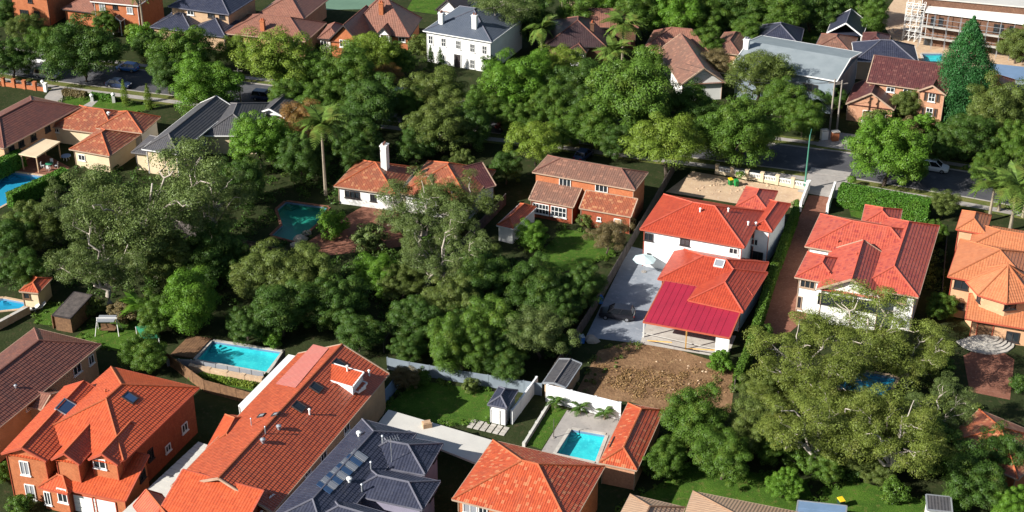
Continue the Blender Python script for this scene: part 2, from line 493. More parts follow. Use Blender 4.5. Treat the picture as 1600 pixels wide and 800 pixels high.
class House(Thing):
    def __init__(s, name, label, at, cat='house', group=None):
        super().__init__(name, label, cat, P(at[0], at[1], 0), group)
        s.planes, s.walls = [], []
    def block(s, A, B, C, ez, roof, wall, kind='hip', pitch=22, oh=0.5, z0=0.0, ridge=None, ends='hh', gut='trim_white',
              cap=None, walled=True, rise=None, step=0.036, post=None, gable=None):
        ez += RNG.uniform(-.012, .012)
        a, b = P(A[0], A[1], ez), P(B[0], B[1], ez)
        e1 = b - a; L = e1.length; e1.normalize()
        e2 = Vector((-e1.y, e1.x, 0))
        if isinstance(C, (int, float)):
            if e2.y * math.copysign(1, C) < 0: e2 = -e2
            W = abs(C)
        else:
            d = (P(C[0], C[1], ez) - a).dot(e2)
            if d < 0: e2 = -e2
            W = abs(d)
        q = lambda u, v, z=0.0: a + e1 * u + e2 * v + Vector((0, 0, z))
        tp = math.tan(math.radians(pitch))
        along = ridge or ('L' if L >= W else 'W')
        faces, caps, gables, eaves, barges = [], [], [], [], []
        if kind in ('hip', 'gable'):
            if along == 'W':       # swap axes so that the ridge runs along u
                q0 = q
                q = lambda u, v, z=0.0: q0(v, u, z)
                LL, WW = W, L
            else: LL, WW = L, W
            h = WW / 2 * tp
            en = ends if kind == 'hip' else 'gg'
            run = min(WW / 2, LL / 2)
            r0 = q(run if en[0] == 'h' else 0, WW / 2, h)
            r1 = q(LL - (run if en[1] == 'h' else 0), WW / 2, h)
            if en == 'hh' and (r1 - r0).length < 0.05: r1 = r0 + (q(1, 0) - q(0, 0)) * 0.02
            c00, c10, c11, c01 = q(0, 0), q(LL, 0), q(LL, WW), q(0, WW)
            faces = [[c00, c10, r1, r0], [c11, c01, r0, r1]]
            caps = [(r0, r1)]
            eaves = [(c00, c10), (c11, c01)]
            for en_, ca, cb, r in ((en[0], c01, c00, r0), (en[1], c10, c11, r1)):
                if en_ == 'h':
                    faces.append([ca, cb, r]); caps += [(ca, r), (cb, r)]; eaves.append((ca, cb))
                else:
                    gables.append((ca, cb, r)); barges += [(ca, r), (cb, r)]
        elif kind == 'skillion':
            h = rise if rise is not None else W * tp
            c00, c10, c11, c01 = q(0, 0), q(L, 0), q(L, W, h), q(0, W, h)
            faces = [[c00, c10, c11, c01]]
            eaves = [(c00, c10), (c10, c11), (c01, c00), (c11, c01)]
        elif kind == 'flat':
            faces = []
        rm = T[roof] if roof in T else M[roof]
        mb = MB()
        if kind == 'flat':
            cs = [q(0, 0), q(L, 0), q(L, W), q(0, W)]
            mb.hexa([c + Vector((0, 0, -.22)) for c in cs], cs)
            faces = [cs]
        else:
            for f in faces: courses(mb, f, step)
            if kind != 'skillion':
                mb.face([c - Vector((0, 0, .03)) for c in (c00, c10, c11, c01)])
            else:
                mb.face([c - Vector((0, 0, .08)) for c in faces[0]])
        ro = s.part('roof', mb, rm)
        if kind != 'flat':
            g = MB()
            for p0, p1 in eaves: g.bar(p0 - Vector((0, 0, .06)), p1 - Vector((0, 0, .06)), 0.16, 0.17)
            for p0, p1 in barges: g.bar(p0 - Vector((0, 0, .03)), p1 - Vector((0, 0, .03)), 0.14, 0.24)
            s.part('gutter' if not barges else 'fascia', g, gut, ro)
            if caps and roof in T:
                cm = MB()
                for p0, p1 in caps:
                    if (p1 - p0).length > .2:
                        lift = Vector((0, 0, .05))
                        cm.tube([p0 + lift, p1 + lift], 0.105, 5)
                s.part('ridge_cap', cm, cap or CAP[roof], ro)
        if roof in ('maroon_metal', 'blue_metal') and kind in ('skillion', 'gable'):      # standing seams of a metal roof
            sm = MB()
            for f in faces:
                nn = (f[1] - f[0]).cross(f[2] - f[0]).normalized(); nn = nn if nn.z > 0 else -nn
                for k in range(1, int((f[1] - f[0]).length / .8)):
                    t_ = k * .8 / (f[1] - f[0]).length
                    sm.bar(f[0].lerp(f[1], t_) + nn * .015, f[3].lerp(f[2], t_) + nn * .015, .04, .035, nn)
            tag(s.part('seam', sm, rm, ro), kind='stuff')
        if along == 'W' and kind in ('hip', 'gable'):
            q = q0
        # walls
        i = oh + RNG.uniform(0, .03)
        w = [q(i, i), q(L - i, i), q(L - i, W - i), q(i, W - i)]
        if kind == 'skillion':
            tops = [p + Vector((0, 0, -.09 + h * (i / W if k < 2 else 1 - i / W))) for k, p in enumerate(w)]
        else:
            tops = [p + Vector((0, 0, -.035 if kind != 'flat' else -.225)) for p in w]
        bots = [Vector((p.x, p.y, z0)) for p in w]
        if walled:
            wb = MB()
            for k in range(4):
                wb.face([bots[k], bots[(k + 1) % 4], tops[(k + 1) % 4], tops[k]])
            for (ca, cb, r) in gables:
                din = ((c00 + c11) / 2 - (ca + cb) / 2); din.z = 0; din.normalize()
                ua = (cb - ca).normalized()
                k2 = (ca + cb) / 2 + din * i
                hw = (cb - ca).length / 2 - i
                zt = ez + hw * tp - 0.02
                wb.face([k2 - ua * hw + Vector((0, 0, -.03)), k2 + ua * hw + Vector((0, 0, -.03)), Vector((k2.x, k2.y, zt))])
            s.part('wall', wb, wall)
            for k in range(4):
                s.walls.append((bots[k], bots[(k + 1) % 4], max(tops[k].z, tops[(k + 1) % 4].z) + (h if gables else 0), z0))
            if ez - z0 > 2.5:
                for k in range(4):
                    pc = w[k]
                    if (pc - CAMP).dot(pc - (w[0] + w[2]) / 2) < 0:
                        o_ = (pc - (w[0] + w[2]) / 2); o_.z = 0; o_.normalize()
                        dp = MB(); dp.tube([Vector((pc.x, pc.y, z0)) + o_ * .05, Vector((pc.x, pc.y, ez - .1)) + o_ * .05], .055, 6)
                        s.part('downpipe', dp, gut)
        if post:
            for k in range(4):
                pb = MB(); pb.box((w[k].x, w[k].y, (z0 + ez) / 2 - .05), (.16, .16, ez - z0 - .1), math.atan2(e1.y, e1.x))
                s.part('post', pb, post)
        s.planes += [[Vector(p) for p in f] for f in faces]
        s.last = dict(q=q, L=L, W=W, ez=ez, e1=e1, e2=e2)
        return s
    def wall_hit(s, px, py):
        d = ray(px, py); best = None
        for p0, p1, zt, zb in s.walls:
            u = p1 - p0; u.z = 0; L = u.length; u.normalize()
            n = Vector((u.y, -u.x, 0))
            den = d.dot(n)
            if abs(den) < 1e-6: continue
            t = (p0 - CAMP).dot(n) / den
            p = CAMP + d * t
            k = (p - p0).dot(u)
            if t > 0 and -.05 <= k <= L + .05 and zb - .3 <= p.z <= zt + .3 and (best is None or t < best[0]):
                if den > 0: n = -n
                best = (t, p, u, n)
        return best
    def win(s, px, py, w, h, frame='trim_white', nx=2, ny=1, glass='glass', name='window', sill=True):
        hit = s.wall_hit(px, py)
        if hit is None:
            print("NO WALL", s.root.name, px, py); return s
        _, c, u, n = hit
        z = Vector((0, 0, 1))
        ax = (u, n, z)
        fr = MB()
        t = 0.09
        for sx in (-1, 1): fr.box(c + u * (sx * (w / 2 - t / 2)) + n * .05, (t, .12, h), ax=ax)
        for sz in (-1, 1): fr.box(c + z * (sz * (h / 2 - t / 2)) + n * .05, (w - 2 * t, .12, t), ax=ax)
        for k in range(1, nx): fr.box(c + u * (-w / 2 + w * k / nx) + n * .045, (.07, .10, h - 2 * t), ax=ax)
        for k in range(1, ny): fr.box(c + z * (-h / 2 + h * k / ny) + n * .04, (w - 2 * t, .09, .06), ax=ax)
        f = s.part(name, fr, frame)
        pane = MB(); pane.box(c + n * .022, (w - 2 * t, .03, h - 2 * t), ax=ax)
        s.part('pane', pane, glass, f)
        if sill and name == 'window':
            sl = MB(); sl.box(c - z * (h / 2 + .06) + n * .09, (w + .2, .2, .1), ax=ax)
            s.part('sill', sl, frame, f)
        return s
    def door(s, px, py, w, h, leaf='timber', frame='trim_white', panels=0):
        hit = s.wall_hit(px, py)
        if hit is None:
            print("NO WALL door", s.root.name, px, py); return s
        _, c, u, n = hit
        z = Vector((0, 0, 1)); c = Vector((c.x, c.y, h / 2 + .02)); ax = (u, n, z)
        fr = MB()
        for sx in (-1, 1): fr.box(c + u * (sx * (w / 2 + .05)) + n * .04, (.1, .12, h + .1), ax=ax)
        fr.box(c + z * (h / 2 + .05) + n * .04, (w, .12, .1), ax=ax)
        if panels:
            d = s.part('garage_door', fr, frame)
            for k in range(panels):
                b = MB(); b.box(c + z * (-h / 2 + h * (k + .5) / panels) + n * .02, (w - .02, .05, h / panels - .04), ax=ax)
                s.part('panel', b, leaf, d)
        else:
            d = s.part('door', fr, frame)
            b = MB(); b.box(c + n * .015, (w, .05, h), ax=ax); s.part('leaf', b, leaf, d)
            k = MB(); k.box(c + u * (w * .38) + n * .07 , (.12, .08, .05), ax=ax); s.part('handle', k, 'galvanised', d)
        return s
    def roof_hit(s, px, py):
        d = ray(px, py); best = None
        for f in s.planes:
            n = (f[1] - f[0]).cross(f[2] - f[0]).normalized()
            if n.z < 0: n = -n
            den = d.dot(n)
            if abs(den) < 1e-6: continue
            t = (f[0] - CAMP).dot(n) / den
            p = CAMP + d * t
            if t > 0 and in_poly3(p, f, n) and (best is None or t < best[0]):
                best = (t, p, n, (f[1] - f[0]).normalized())
        return best
    def skylight(s, px, py, w=.9, l=1.2, glass='glass', frame='trim_dark', name='skylight'):
        hit = s.roof_hit(px, py)
        if hit is None: print("NO ROOF", s.root.name, px, py); return s
        _, p, n, e = hit; u = n.cross(e)
        fr = MB()
        for sx in (-1, 1): fr.box(p + e * (sx * (w / 2)) + n * .06, (.1, l + .1, .2), ax=(e, u, n))
        for sz in (-1, 1): fr.box(p + u * (sz * (l / 2)) + n * .06, (w - .1, .1, .2), ax=(e, u, n))
        f = s.part(name, fr, frame)
        b = MB(); b.box(p + n * .08, (w - .1, l - .1, .06), ax=(e, u, n)); s.part('pane', b, glass, f)
        return s
    def vent(s, px, py, hgt=.55, r=.13, m='galvanised', turbine=False):
        hit = s.roof_hit(px, py)
        if hit is None: print("NO ROOF vent", s.root.name, px, py); return s
        p = hit[1]
        mb = MB()
        if turbine:
            mb.tube([p - Vector((0, 0, .2)), p + Vector((0, 0, .25)), p + Vector((0, 0, .3)), p + Vector((0, 0, .5)), p + Vector((0, 0, .62))], [.16, .16, .28, .3, .08], 8)
        else:
            mb.tube([p - Vector((0, 0, .2)), p + Vector((0, 0, hgt)), p + Vector((0, 0, hgt + .02)), p + Vector((0, 0, hgt + .12))], [r, r, r * 1.7, r * .6], 8)
        s.part('roof_vent', mb, m, smooth=False)
        return s
    def chimney(s, px, py, w=.9, d=.7, hgt=2.2, m='orange_brick', pot='cap_orange', rz=None):
        hit = s.roof_hit(px, py)
        if hit is None: print("NO ROOF chimney", s.root.name, px, py); return s
        p = hit[1]; e = hit[3]; rz = math.atan2(e.y, e.x) if rz is None else rz
        mb = MB(); mb.box(p + Vector((0, 0, hgt / 2 - .5)), (w, d, hgt + 1), rz)
        mb.box(p + Vector((0, 0, hgt + .08)), (w + .18, d + .18, .18), rz)
        c = s.part('chimney', mb, m)
        t = MB()
        for k in (-1, 1):
            o = Vector((math.cos(rz), math.sin(rz), 0)) * (k * w * .22)
            t.tube([p + o + Vector((0, 0, hgt + .1)), p + o + Vector((0, 0, hgt + .55))], [.16, .13], 7)
        s.part('chimney_pot', t, pot, c)
        return s

def sheet(name, pts, z, material, kind='structure', label=None, holes=()):
    bm = bmesh.new()
    ed = []
    for ring in [pts] + [POOLS[k][1] for k in holes]:
        vs = [bm.verts.new(P(x, y, 0) + Vector((0, 0, z))) for x, y in ring]
        ed += [bm.edges.new((vs[i], vs[(i + 1) % len(vs)])) for i in range(len(vs))]
    bmesh.ops.triangle_fill(bm, use_beauty=True, use_dissolve=False, edges=ed)
    me = bpy.data.meshes.new(name)
    bm.to_mesh(me); bm.free()
    o = tag(obj(name, me, M[material]), kind=kind)
    if name != 'lawn': CLEAR.append(pts)
    if label: o["label"] = label
    return o

# ---------------------------------------------------------------- ground, with real holes for the pools
CLEAR = []
POOLS = [
    # label, outline px, basin colour
    ("turquoise pool beside the clipped hedge behind the peach house", [(-30, 300), (12, 268), (82, 277), (22, 312), (-30, 340)], 'pool_blue'),
    ("dark green pool beside the white walled house with tall chimney", [(433, 327), (447, 315), (513, 324), (495, 350), (462, 378), (424, 368), (441, 352)], 'pool_dark'),
    ("bright turquoise pool with timber deck behind the orange roofed house", [(306, 562), (332, 533), (440, 550), (416, 582)], 'pool_light'),
    ("turquoise pool on stone paving next to the small tiled pavilion", [(869, 709), (893, 671), (946, 680), (930, 722)], 'pool_light'),
    ("blue pool glimpsed through the big gum tree crown", [(1296, 605), (1318, 575), (1402, 590), (1385, 622)], 'pool_blue'),
    ("narrow blue pool at the left edge beside the low cream wall", [(-40, 470), (5, 466), (46, 474), (30, 483), (-40, 490)], 'pool_blue'),
    ("pale pool behind the dark hip roof by the building site", [(1440, 84), (1472, 84), (1472, 97), (1445, 96)], 'pool_light'),
]
def build_ground():
    bm = bmesh.new()
    def loop(pts):
        vs = [bm.verts.new(p) for p in pts]
        return [bm.edges.new((vs[i], vs[(i + 1) % len(vs)])) for i in range(len(vs))]
    ed = loop([(-900, 20, 0), (900, 20, 0), (900, 1500, 0), (-900, 1500, 0)])
    for _, pts, _m in POOLS:
        ed += loop([P(x, y, 0) for x, y in pts])
    bmesh.ops.triangle_fill(bm, use_beauty=True, use_dissolve=False, edges=ed)
    me = bpy.data.meshes.new("ground")
    bm.to_mesh(me); bm.free()
    tag(obj("ground", me, M['soil']), kind='structure')
build_ground()
for lab, pts, pm in POOLS:
    w = [P(x, y, 0) for x, y in pts]
    c = sum(w, Vector()) / len(w)
    th = Thing("swimming_pool", lab, "pool", (c.x, c.y, 0))
    b = MB()
    D = Vector((0, 0, -.85))
    for k in range(len(w)): b.face([w[k], w[(k + 1) % len(w)], w[(k + 1) % len(w)] + D, w[k] + D])
    b.face([p + D for p in w])
    th.part("basin", b, pm)
    area = sum(w[k].x * w[(k + 1) % len(w)].y - w[(k + 1) % len(w)].x * w[k].y for k in range(len(w)))
    s = MB(); s.face([p + Vector((0, 0, -.12)) for p in (w if area > 0 else w[::-1])]); th.part("water", s, 'water')
    tb = MB()
    for k in range(len(w)):
        p0, p1 = w[k].lerp(c, .012), w[(k + 1) % len(w)].lerp(c, .012)
        tb.face([p0 - Vector((0, 0, .02)), p1 - Vector((0, 0, .02)), p1 - Vector((0, 0, .3)), p0 - Vector((0, 0, .3))])
    th.part("waterline_tiles", tb, 'blue_metal')
    i0 = max(range(len(w)), key=lambda i: w[i].y)
    for k in range(3):
        f_ = .26 - .08 * k
        q_ = [w[i0].lerp(w[i0 - 1], .02), w[i0].lerp(w[i0 - 1], f_), w[i0].lerp(w[i0 - 1], f_).lerp(w[i0].lerp(w[(i0 + 1) % len(w)], f_), .5).lerp(c, .12), w[i0].lerp(w[(i0 + 1) % len(w)], f_)]
        q_ = [p.lerp(c, .03) for p in q_]
        sb = MB(); sb.hexa([p + Vector((0, 0, -.84)) for p in q_], [p + Vector((0, 0, -.66 + .18 * k)) for p in q_]); th.part("step", sb, pm)
    cp = MB()
    for k in range(len(w)):
        p0, p1 = w[k], w[(k + 1) % len(w)]
        nrm = Vector((p1.y - p0.y, p0.x - p1.x, 0)).normalized()
        if (c - p0).dot(nrm) > 0: nrm = -nrm
        cp.bar(p0 + nrm * .17 + Vector((0, 0, .03 + .003 * k)), p1 + nrm * .17 + Vector((0, 0, .03 + .003 * k)), .4, .1)
    th.part("coping", cp, 'brick_paving' if pm == 'pool_dark' else 'sandstone' if pm == 'pool_blue' else 'pale_concrete')

# ---------------------------------------------------------------- road, kerbs, verges, footpath
ROAD = [P(x, y, 0) for x, y in [(-900, -40), (-200, 70), (100, 112), (415, 150), (850, 199), (1310, 256), (1520, 290), (1800, 340), (2300, 430)]]
def offset_line(pts, d):
    out = []
    for i, p in enumerate(pts):
        t = (pts[min(i + 1, len(pts) - 1)] - pts[max(i - 1, 0)]); t.z = 0; t.normalize()
        out.append(p + Vector((-t.y, t.x, 0)) * d)
    return out
def strip(name, d0, d1, z, material, h=None):
    a, b = offset_line(ROAD, d0), offset_line(ROAD, d1)
    mb = MB()
    for i in range(len(a) - 1):
        q = [a[i], a[i + 1], b[i + 1], b[i]]
        if h: mb.hexa([p + Vector((0, 0, z)) for p in q], [p + Vector((0, 0, z + h)) for p in q])
        else: mb.face([p + Vector((0, 0, z)) for p in q])
    return tag(mb.build(name, M[material]), kind='structure')
strip("road", -4.4, 4.4, .006, 'asphalt')
strip("kerb", -4.65, -4.4, 0, 'concrete', .13)
strip("kerb", 4.4, 4.65, 0, 'concrete', .13)
strip("verge", -8.4, -4.65, .07, 'dry_grass')
strip("verge", 4.65, 8.0, .07, 'dry_grass')
strip("footpath", -7.6, -6.2, .078, 'concrete')
strip("footpath", 6.0, 7.2, .078, 'concrete')

# lawns, paving and bare earth, each sheet a few millimetres above the one below
LAWNS = [
    [(843, 396), (880, 357), (962, 372), (957, 402), (868, 428)],
    [(598, 640), (652, 594), (772, 612), (766, 657), (690, 668)],
    [(820, 694), (862, 636), (886, 640), (846, 702)],
    [(960, 800), (1085, 722), (1260, 752), (1275, 790), (1200, 850), (960, 850)],
    [(1285, 765), (1330, 748), (1465, 788), (1470, 850), (1280, 850)],
    [(1325, 322), (1455, 349), (1447, 366), (1330, 338)],
    [(115, 528), (150, 500), (246, 503), (244, 540), (180, 548)],
    [(52, 505), (68, 474), (104, 478), (86, 510)],
    [(88, 166), (108, 152), (250, 166), (205, 178), (140, 176)],
    [(635, 16), (655, -20), (720, -12), (690, 24)],
    [(1245, 62), (1265, 46), (1300, 50), (1280, 70)],
    [(300, 592), (330, 586), (408, 603), (400, 612)],
    [(800, 375), (830, 350), (850, 356), (830, 395)],
    [(500, 100), (535, 84), (560, 96), (520, 112)],
    [(1500, 262), (1540, 258), (1590, 270), (1560, 284)],
    [(860, 120), (880, 95), (900, 100), (890, 125)],
]
for pts in LAWNS: sheet("lawn", pts, .010, 'lawn_grass')
CLEAR += LAWNS + [p for _, p, _m in POOLS]
sheet("tennis_court", [(478, 16), (500, -30), (660, -30), (590, 14)], .012, 'tennis_court')
sheet("dirt_yard", [(895, 622), (935, 548), (1000, 528), (1150, 575), (1142, 645), (1040, 645), (985, 628)], .014, 'dirt')
sheet("driveway", [(915, 527), (985, 385), (1040, 398), (1048, 440), (1000, 537)], .018, 'blue_concrete')
sheet("carport_slab", [(1000, 537), (1012, 500), (1150, 525), (1136, 560)], .022, 'pale_concrete')
sheet("front_yard", [(1040, 300), (1082, 268), (1260, 298), (1243, 325), (1150, 318)], .018, 'sandstone')
sheet("driveway", [(1264, 305), (1300, 308), (1246, 440), (1262, 495), (1205, 545), (1170, 560), (1205, 440)], .018, 'brick_paving')
sheet("driveway", [(1246, 300), (1268, 262), (1330, 270), (1312, 312)], .09, 'concrete')
sheet("driveway", [(1275, 228), (1290, 205), (1370, 215), (1355, 240)], .09, 'concrete')
sheet("terrace", [(545, 335), (575, 318), (650, 335), (630, 385), (470, 405), (470, 385)], .018, 'brick_paving')
sheet("pool_terrace", [(846, 705), (886, 641), (985, 655), (940, 735)], .014, 'concrete', holes=(3,))
sheet("forecourt", [(1505, 556), (1545, 536), (1585, 562), (1578, 625), (1515, 612)], .018, 'brick_paving')
sheet("pool_terrace", [(0, 262), (60, 235), (110, 262), (82, 277), (12, 268)], .018, 'brick_paving')
sheet("building_site", [(1375, 30), (1400, -5), (1700, 10), (1700, 110), (1480, 107), (1428, 104), (1392, 58)], .016, 'sandstone', holes=(6,))
sheet("driveway", [(1475, 220), (1490, 196), (1600, 215), (1600, 235)], .016, 'dirt')
sheet("driveway", [(70, 152), (82, 138), (100, 140), (95, 170), (70, 168)], .09, 'concrete')
sheet("front_path", [(130, 165), (150, 153), (156, 155), (138, 172)], .016, 'concrete')
sheet("paving", [(880, 0), (910, -8), (990, 8), (950, 18), (900, 16)], .016, 'sandstone')
sheet("path", [(850, 172), (880, 165), (960, 175), (920, 183)], .016, 'concrete')

# ================================================================ houses, foreground row
h = House("tiled_house", "house with striped brown-red hip roof in the bottom left corner", (60, 620))
h.block((158, 538), (-40, 700), (57, 510), 4.6, 'brown', 'tan_wall', pitch=24, gut='trim_tan')
h.block((96, 612), (66, 640), (40, 585), 3.9, 'pinkbrown', 'tan_wall', kind='gable', pitch=22, ridge='W', gut='trim_tan', oh=.3)
h.win(120, 577, 1.5, 1.2); h.win(142, 562, 1.0, 1.2); h.win(82, 630, 1.3, 1.6); h.win(44, 634, .9, .9)
h.vent(25, 606, .35)

h = House("tiled_house", "two-storey orange brick house with orange roofs and white garage doors", (150, 700))
h.block((311, 606), (193, 720), (175, 572), 5.9, 'orange', 'red_brick', pitch=24, gut='trim_red')
h.block((2, 709), (72, 721), 13, 5.85, 'orange', 'orange_brick', kind='gable', ridge='W', pitch=25, gut='trim_red', oh=.35)
h.block((80, 718), (124, 726), 10, 5.95, 'orange', 'orange_brick', kind='gable', ridge='W', pitch=34, gut='trim_red', oh=.35)
h.block((138, 718), (184, 727), 6, 5.9, 'orange', 'orange_brick', kind='gable', ridge='W', pitch=32, gut='trim_red', oh=.3)
h.block((60, 761), (106, 772), 3, 2.95, 'orange', 'orange_brick', kind='hip', pitch=30, gut='trim_red', oh=.25)
h.block((104, 765), (196, 783), 5.5, 2.9, 'orange', 'orange_brick', kind='skillion', rise=2.0, gut='trim_red', oh=.3)
h.win(39, 731, 1.1, 1.8, glass='curtain_glass'); h.win(48, 768, 1.2, 1.9, glass='curtain_glass'); h.win(156, 724, 1.5, 1.2)
h.win(75, 778, .8, 1.7, glass='glass'); h.win(98, 774, 1.2, 1.8, glass='glass')
h.door(133, 784, 2.6, 2.2, 'white', 'trim_red', 4); h.door(164, 790, 2.6, 2.2, 'white', 'trim_red', 4)
h.win(288, 668, 1.1, 1.1); h.win(262, 700, 1.0, .9); h.win(235, 710, 1.0, 1.4, 'trim_dark'); h.win(222, 742, 1.2, 1.2, 'trim_dark')
h.skylight(203, 622, 1.1, 1.4, 'blue_glass'); h.skylight(103, 637, 2.0, 1.6, 'blue_glass', 'galvanised', 'solar_panel'); h.vent(165, 613, .3, .1, 'cap_orange')

h = House("tiled_house", "long orange tiled house with a row of roof skylights and vents", (450, 680))
h.block((608, 584), (425, 801), 11.8, 5.0, 'burnt', 'tan_wall', kind='gable', ridge='L', pitch=24, gut='trim_tan', oh=.4)
h.block((500, 589), (551, 604), 2.4, 6.9, 'orange', 'white', kind='skillion', rise=.5, gut='trim_white', oh=.15, z0=4.2)
h.block((547, 607), (560, 612), 1.6, 5.9, 'orange', 'white', kind='skillion', rise=.3, gut='trim_white', oh=.1, z0=4.0)
_f = h.planes[1]
_n = (_f[1] - _f[0]).cross(_f[2] - _f[0]).normalized(); _n = _n if _n.z > 0 else -_n
def _on(px, py, up=.09):
    d = ray(px, py); return CAMP + d * ((_f[0] - CAMP).dot(_n) / d.dot(_n)) + _n * up
mb = MB(); courses(mb, [_on(431, 601), _on(490, 539), _on(514, 545), _on(462, 607)], .012); h.part('metal_roof_sheet', mb, T['pinkmetal'])
h.block((388, 637), (466, 557), 1.3, 4.3, 'white', 'white', kind='flat', oh=.08, gut='trim_white')
h.block((322, 702), (352, 648), (395, 662), 4.6, 'orange', 'red_brick', pitch=28, gut='trim_red')
f1_, f2_ = P(286, 733, 7.0), P(412, 766, 7.0)
n_ = Vector(((f2_ - f1_).y, -(f2_ - f1_).x, 0)).normalized()
h.block(to_px(f1_ + n_ * 9 - Vector((0, 0, 3.4))), to_px(f2_ + n_ * 9 - Vector((0, 0, 3.4))), 9.0, 3.6, 'orange', 'red_brick', kind='skillion', rise=3.4, gut='trim_red')
h.block((398, 815), (453, 768), 8, 4.2, 'burnt', 'red_brick', kind='gable', ridge='W', pitch=26, gut='trim_white', oh=.3)
h.block((240, 830), (285, 812), 5, 4.0, 'burnt', 'red_brick', kind='gable', ridge='W', pitch=40, gut='trim_red', oh=.2)
for x, y in ((529, 569), (494, 606), (467, 636)): h.skylight(x, y, 1.1, 1.3, 'glass')
for x, y in ((431, 648), (409, 650)): h.skylight(x, y, .6, .8, 'curtain_glass')
for x, y in ((436, 671), (411, 692)): h.vent(x, y, .5, .2, 'galvanised', True)
for x, y in ((484, 648), (543, 580), (577, 587)): h.vent(x, y, .7, .11, 'white')
for x, y in ((415, 678), (393, 665)): h.vent(x, y, .9, .06)
for x, y in ((505, 712), (480, 735), (541, 668)): h.win(x, y, 1.3, 1.2)
th = Thing("side_awning", "long pale corrugated awning roof between the two orange houses", "awning", P(260, 760, 0))
aw = [P(310, 690, 2.9), P(330, 697, 2.9), P(235, 812, 2.6), P(188, 803, 2.6)]
n_ = 26
mb = MB()
for k in range(n_):
    a0, a1 = aw[0].lerp(aw[3], k / n_), aw[1].lerp(aw[2], k / n_)
    b0, b1 = aw[0].lerp(aw[3], (k + .9) / n_), aw[1].lerp(aw[2], (k + .9) / n_)
    mb.hexa([p - Vector((0, 0, .05)) for p in (a0, b0, b1, a1)], [p + Vector((0, 0, .02 * (k % 2))) for p in (a0, b0, b1, a1)])
th.part("roof_sheet", mb, 'pale_metal')
for k in (.02, .33, .66, .97):
    p = aw[0].lerp(aw[3], k) * .96 + aw[1].lerp(aw[2], k) * .04
    b = MB(); b.box((p.x, p.y, p.z / 2 - .04), (.1, .1, p.z - .12)); th.part("post", b, 'galvanised')

h = House("tiled_house", "dark navy tiled house with a slatted solar strip on its roof", (570, 740))
h.block((566, 655), (418, 815), (648, 680), 5.8, 'slate', 'violet_wall', pitch=24, gut='cap_slate', step=.03)
h.block((692, 693), (664, 742), (585, 670), 5.7, 'slate', 'violet_wall', pitch=23, gut='cap_slate', ridge='W', step=.03)
h.block((688, 752), (660, 797), (575, 722), 5.6, 'slate', 'violet_wall', pitch=23, gut='cap_slate', ridge='W', step=.03)
h.block((640, 812), (610, 850), (520, 775), 5.9, 'slate', 'violet_wall', pitch=26, gut='cap_slate', ridge='W', step=.03)
for k in range(8):      # slats of the solar strip, one by one
    t = (k + .5) / 8
    hit = h.roof_hit(565 + (503 - 565) * t, 709 + (766 - 709) * t)
    if hit:
        _, p, n, e = hit; u = n.cross(e)
        b = MB(); b.box(p + n * .08, (.62, 1.7, .07), ax=(e, u, n)); h.part('solar_slat', b, 'blue_glass' if k % 2 else 'curtain_glass')
        b = MB(); b.box(p + e * .42 + n * .06, (.2, 1.7, .05), ax=(e, u, n)); h.part('solar_rail', b, 'galvanised')
for x, y in ((561, 681), (546, 753)): h.vent(x, y, .3, .2, 'white', True)
for x, y in ((580, 733), (566, 768), (598, 692)): h.vent(x, y, .9, .1, 'galvanised')
hit = h.roof_hit(612, 722)
if hit:
    p = hit[1]; b = MB(); b.tube([p, p + Vector((0, 0, 3.0))], .035, 6)
    d0 = Vector((1, .35, 0)).normalized(); d1 = Vector((-.35, 1, 0))
    b.bar(p + Vector((0, 0, 2.9)) - d0 * .9, p + Vector((0, 0, 2.9)) + d0 * .9, .03, .03)
    for k in range(7):
        c = p + Vector((0, 0, 2.93)) + d0 * (-.8 + k * .27); b.bar(c - d1 * .5, c + d1 * .5, .02, .02)
    h.part('antenna', b, 'galvanised')
h.win(678, 712, 1.0, 1.2, 'trim_dark'); h.win(672, 772, 1.0, 1.2, 'trim_dark')

h = House("tiled_house", "house with mottled bright terracotta pyramid roof at the bottom centre", (830, 770))
h.block((945, 729), (770, 688), (706, 780), 5.4, 'mottled', 'orange_brick', pitch=25, gut='trim_tan')
h.win(735, 795, 1.6, 1.2, glass='curtain_glass'); h.win(755, 800, 1.0, 1.2)

h = House("pool_pavilion", "small terracotta hip-roofed pavilion beside the paved pool", (980, 700), "pavilion")
h.block((1037, 641), (995, 735), (981, 631), 2.9, 'mottled', 'pink_brick', pitch=26, gut='trim_tan', oh=.3)
h.win(955, 700, 2.0, 1.8, 'trim_dark', 3)

th = Thing("flat_roof_carport", "flat pale grey roofed carport behind the navy tiled house", "carport", P(680, 700, 0))
fr = [P(607, 640, 2.8), P(770, 688, 2.8), P(748, 725, 2.8), P(590, 662, 2.8)]
mb = MB(); mb.hexa([p - Vector((0, 0, .25)) for p in fr], fr); th.part("roof_slab", mb, 'pale_metal')
for p in fr:
    c = sum(fr, Vector()) / 4; p = p.lerp(c, .06)
    b = MB(); b.box((p.x, p.y, 1.27), (.2, .2, 2.54)); th.part("post", b, 'white')
b = MB(); c = P(667, 663, 3.1); b.box(c, (1.0, .8, .6), .3); b.box(c + Vector((0, 0, .34)), (.8, .6, .06), .3); th.part("air_conditioner", b, 'tan_wall')

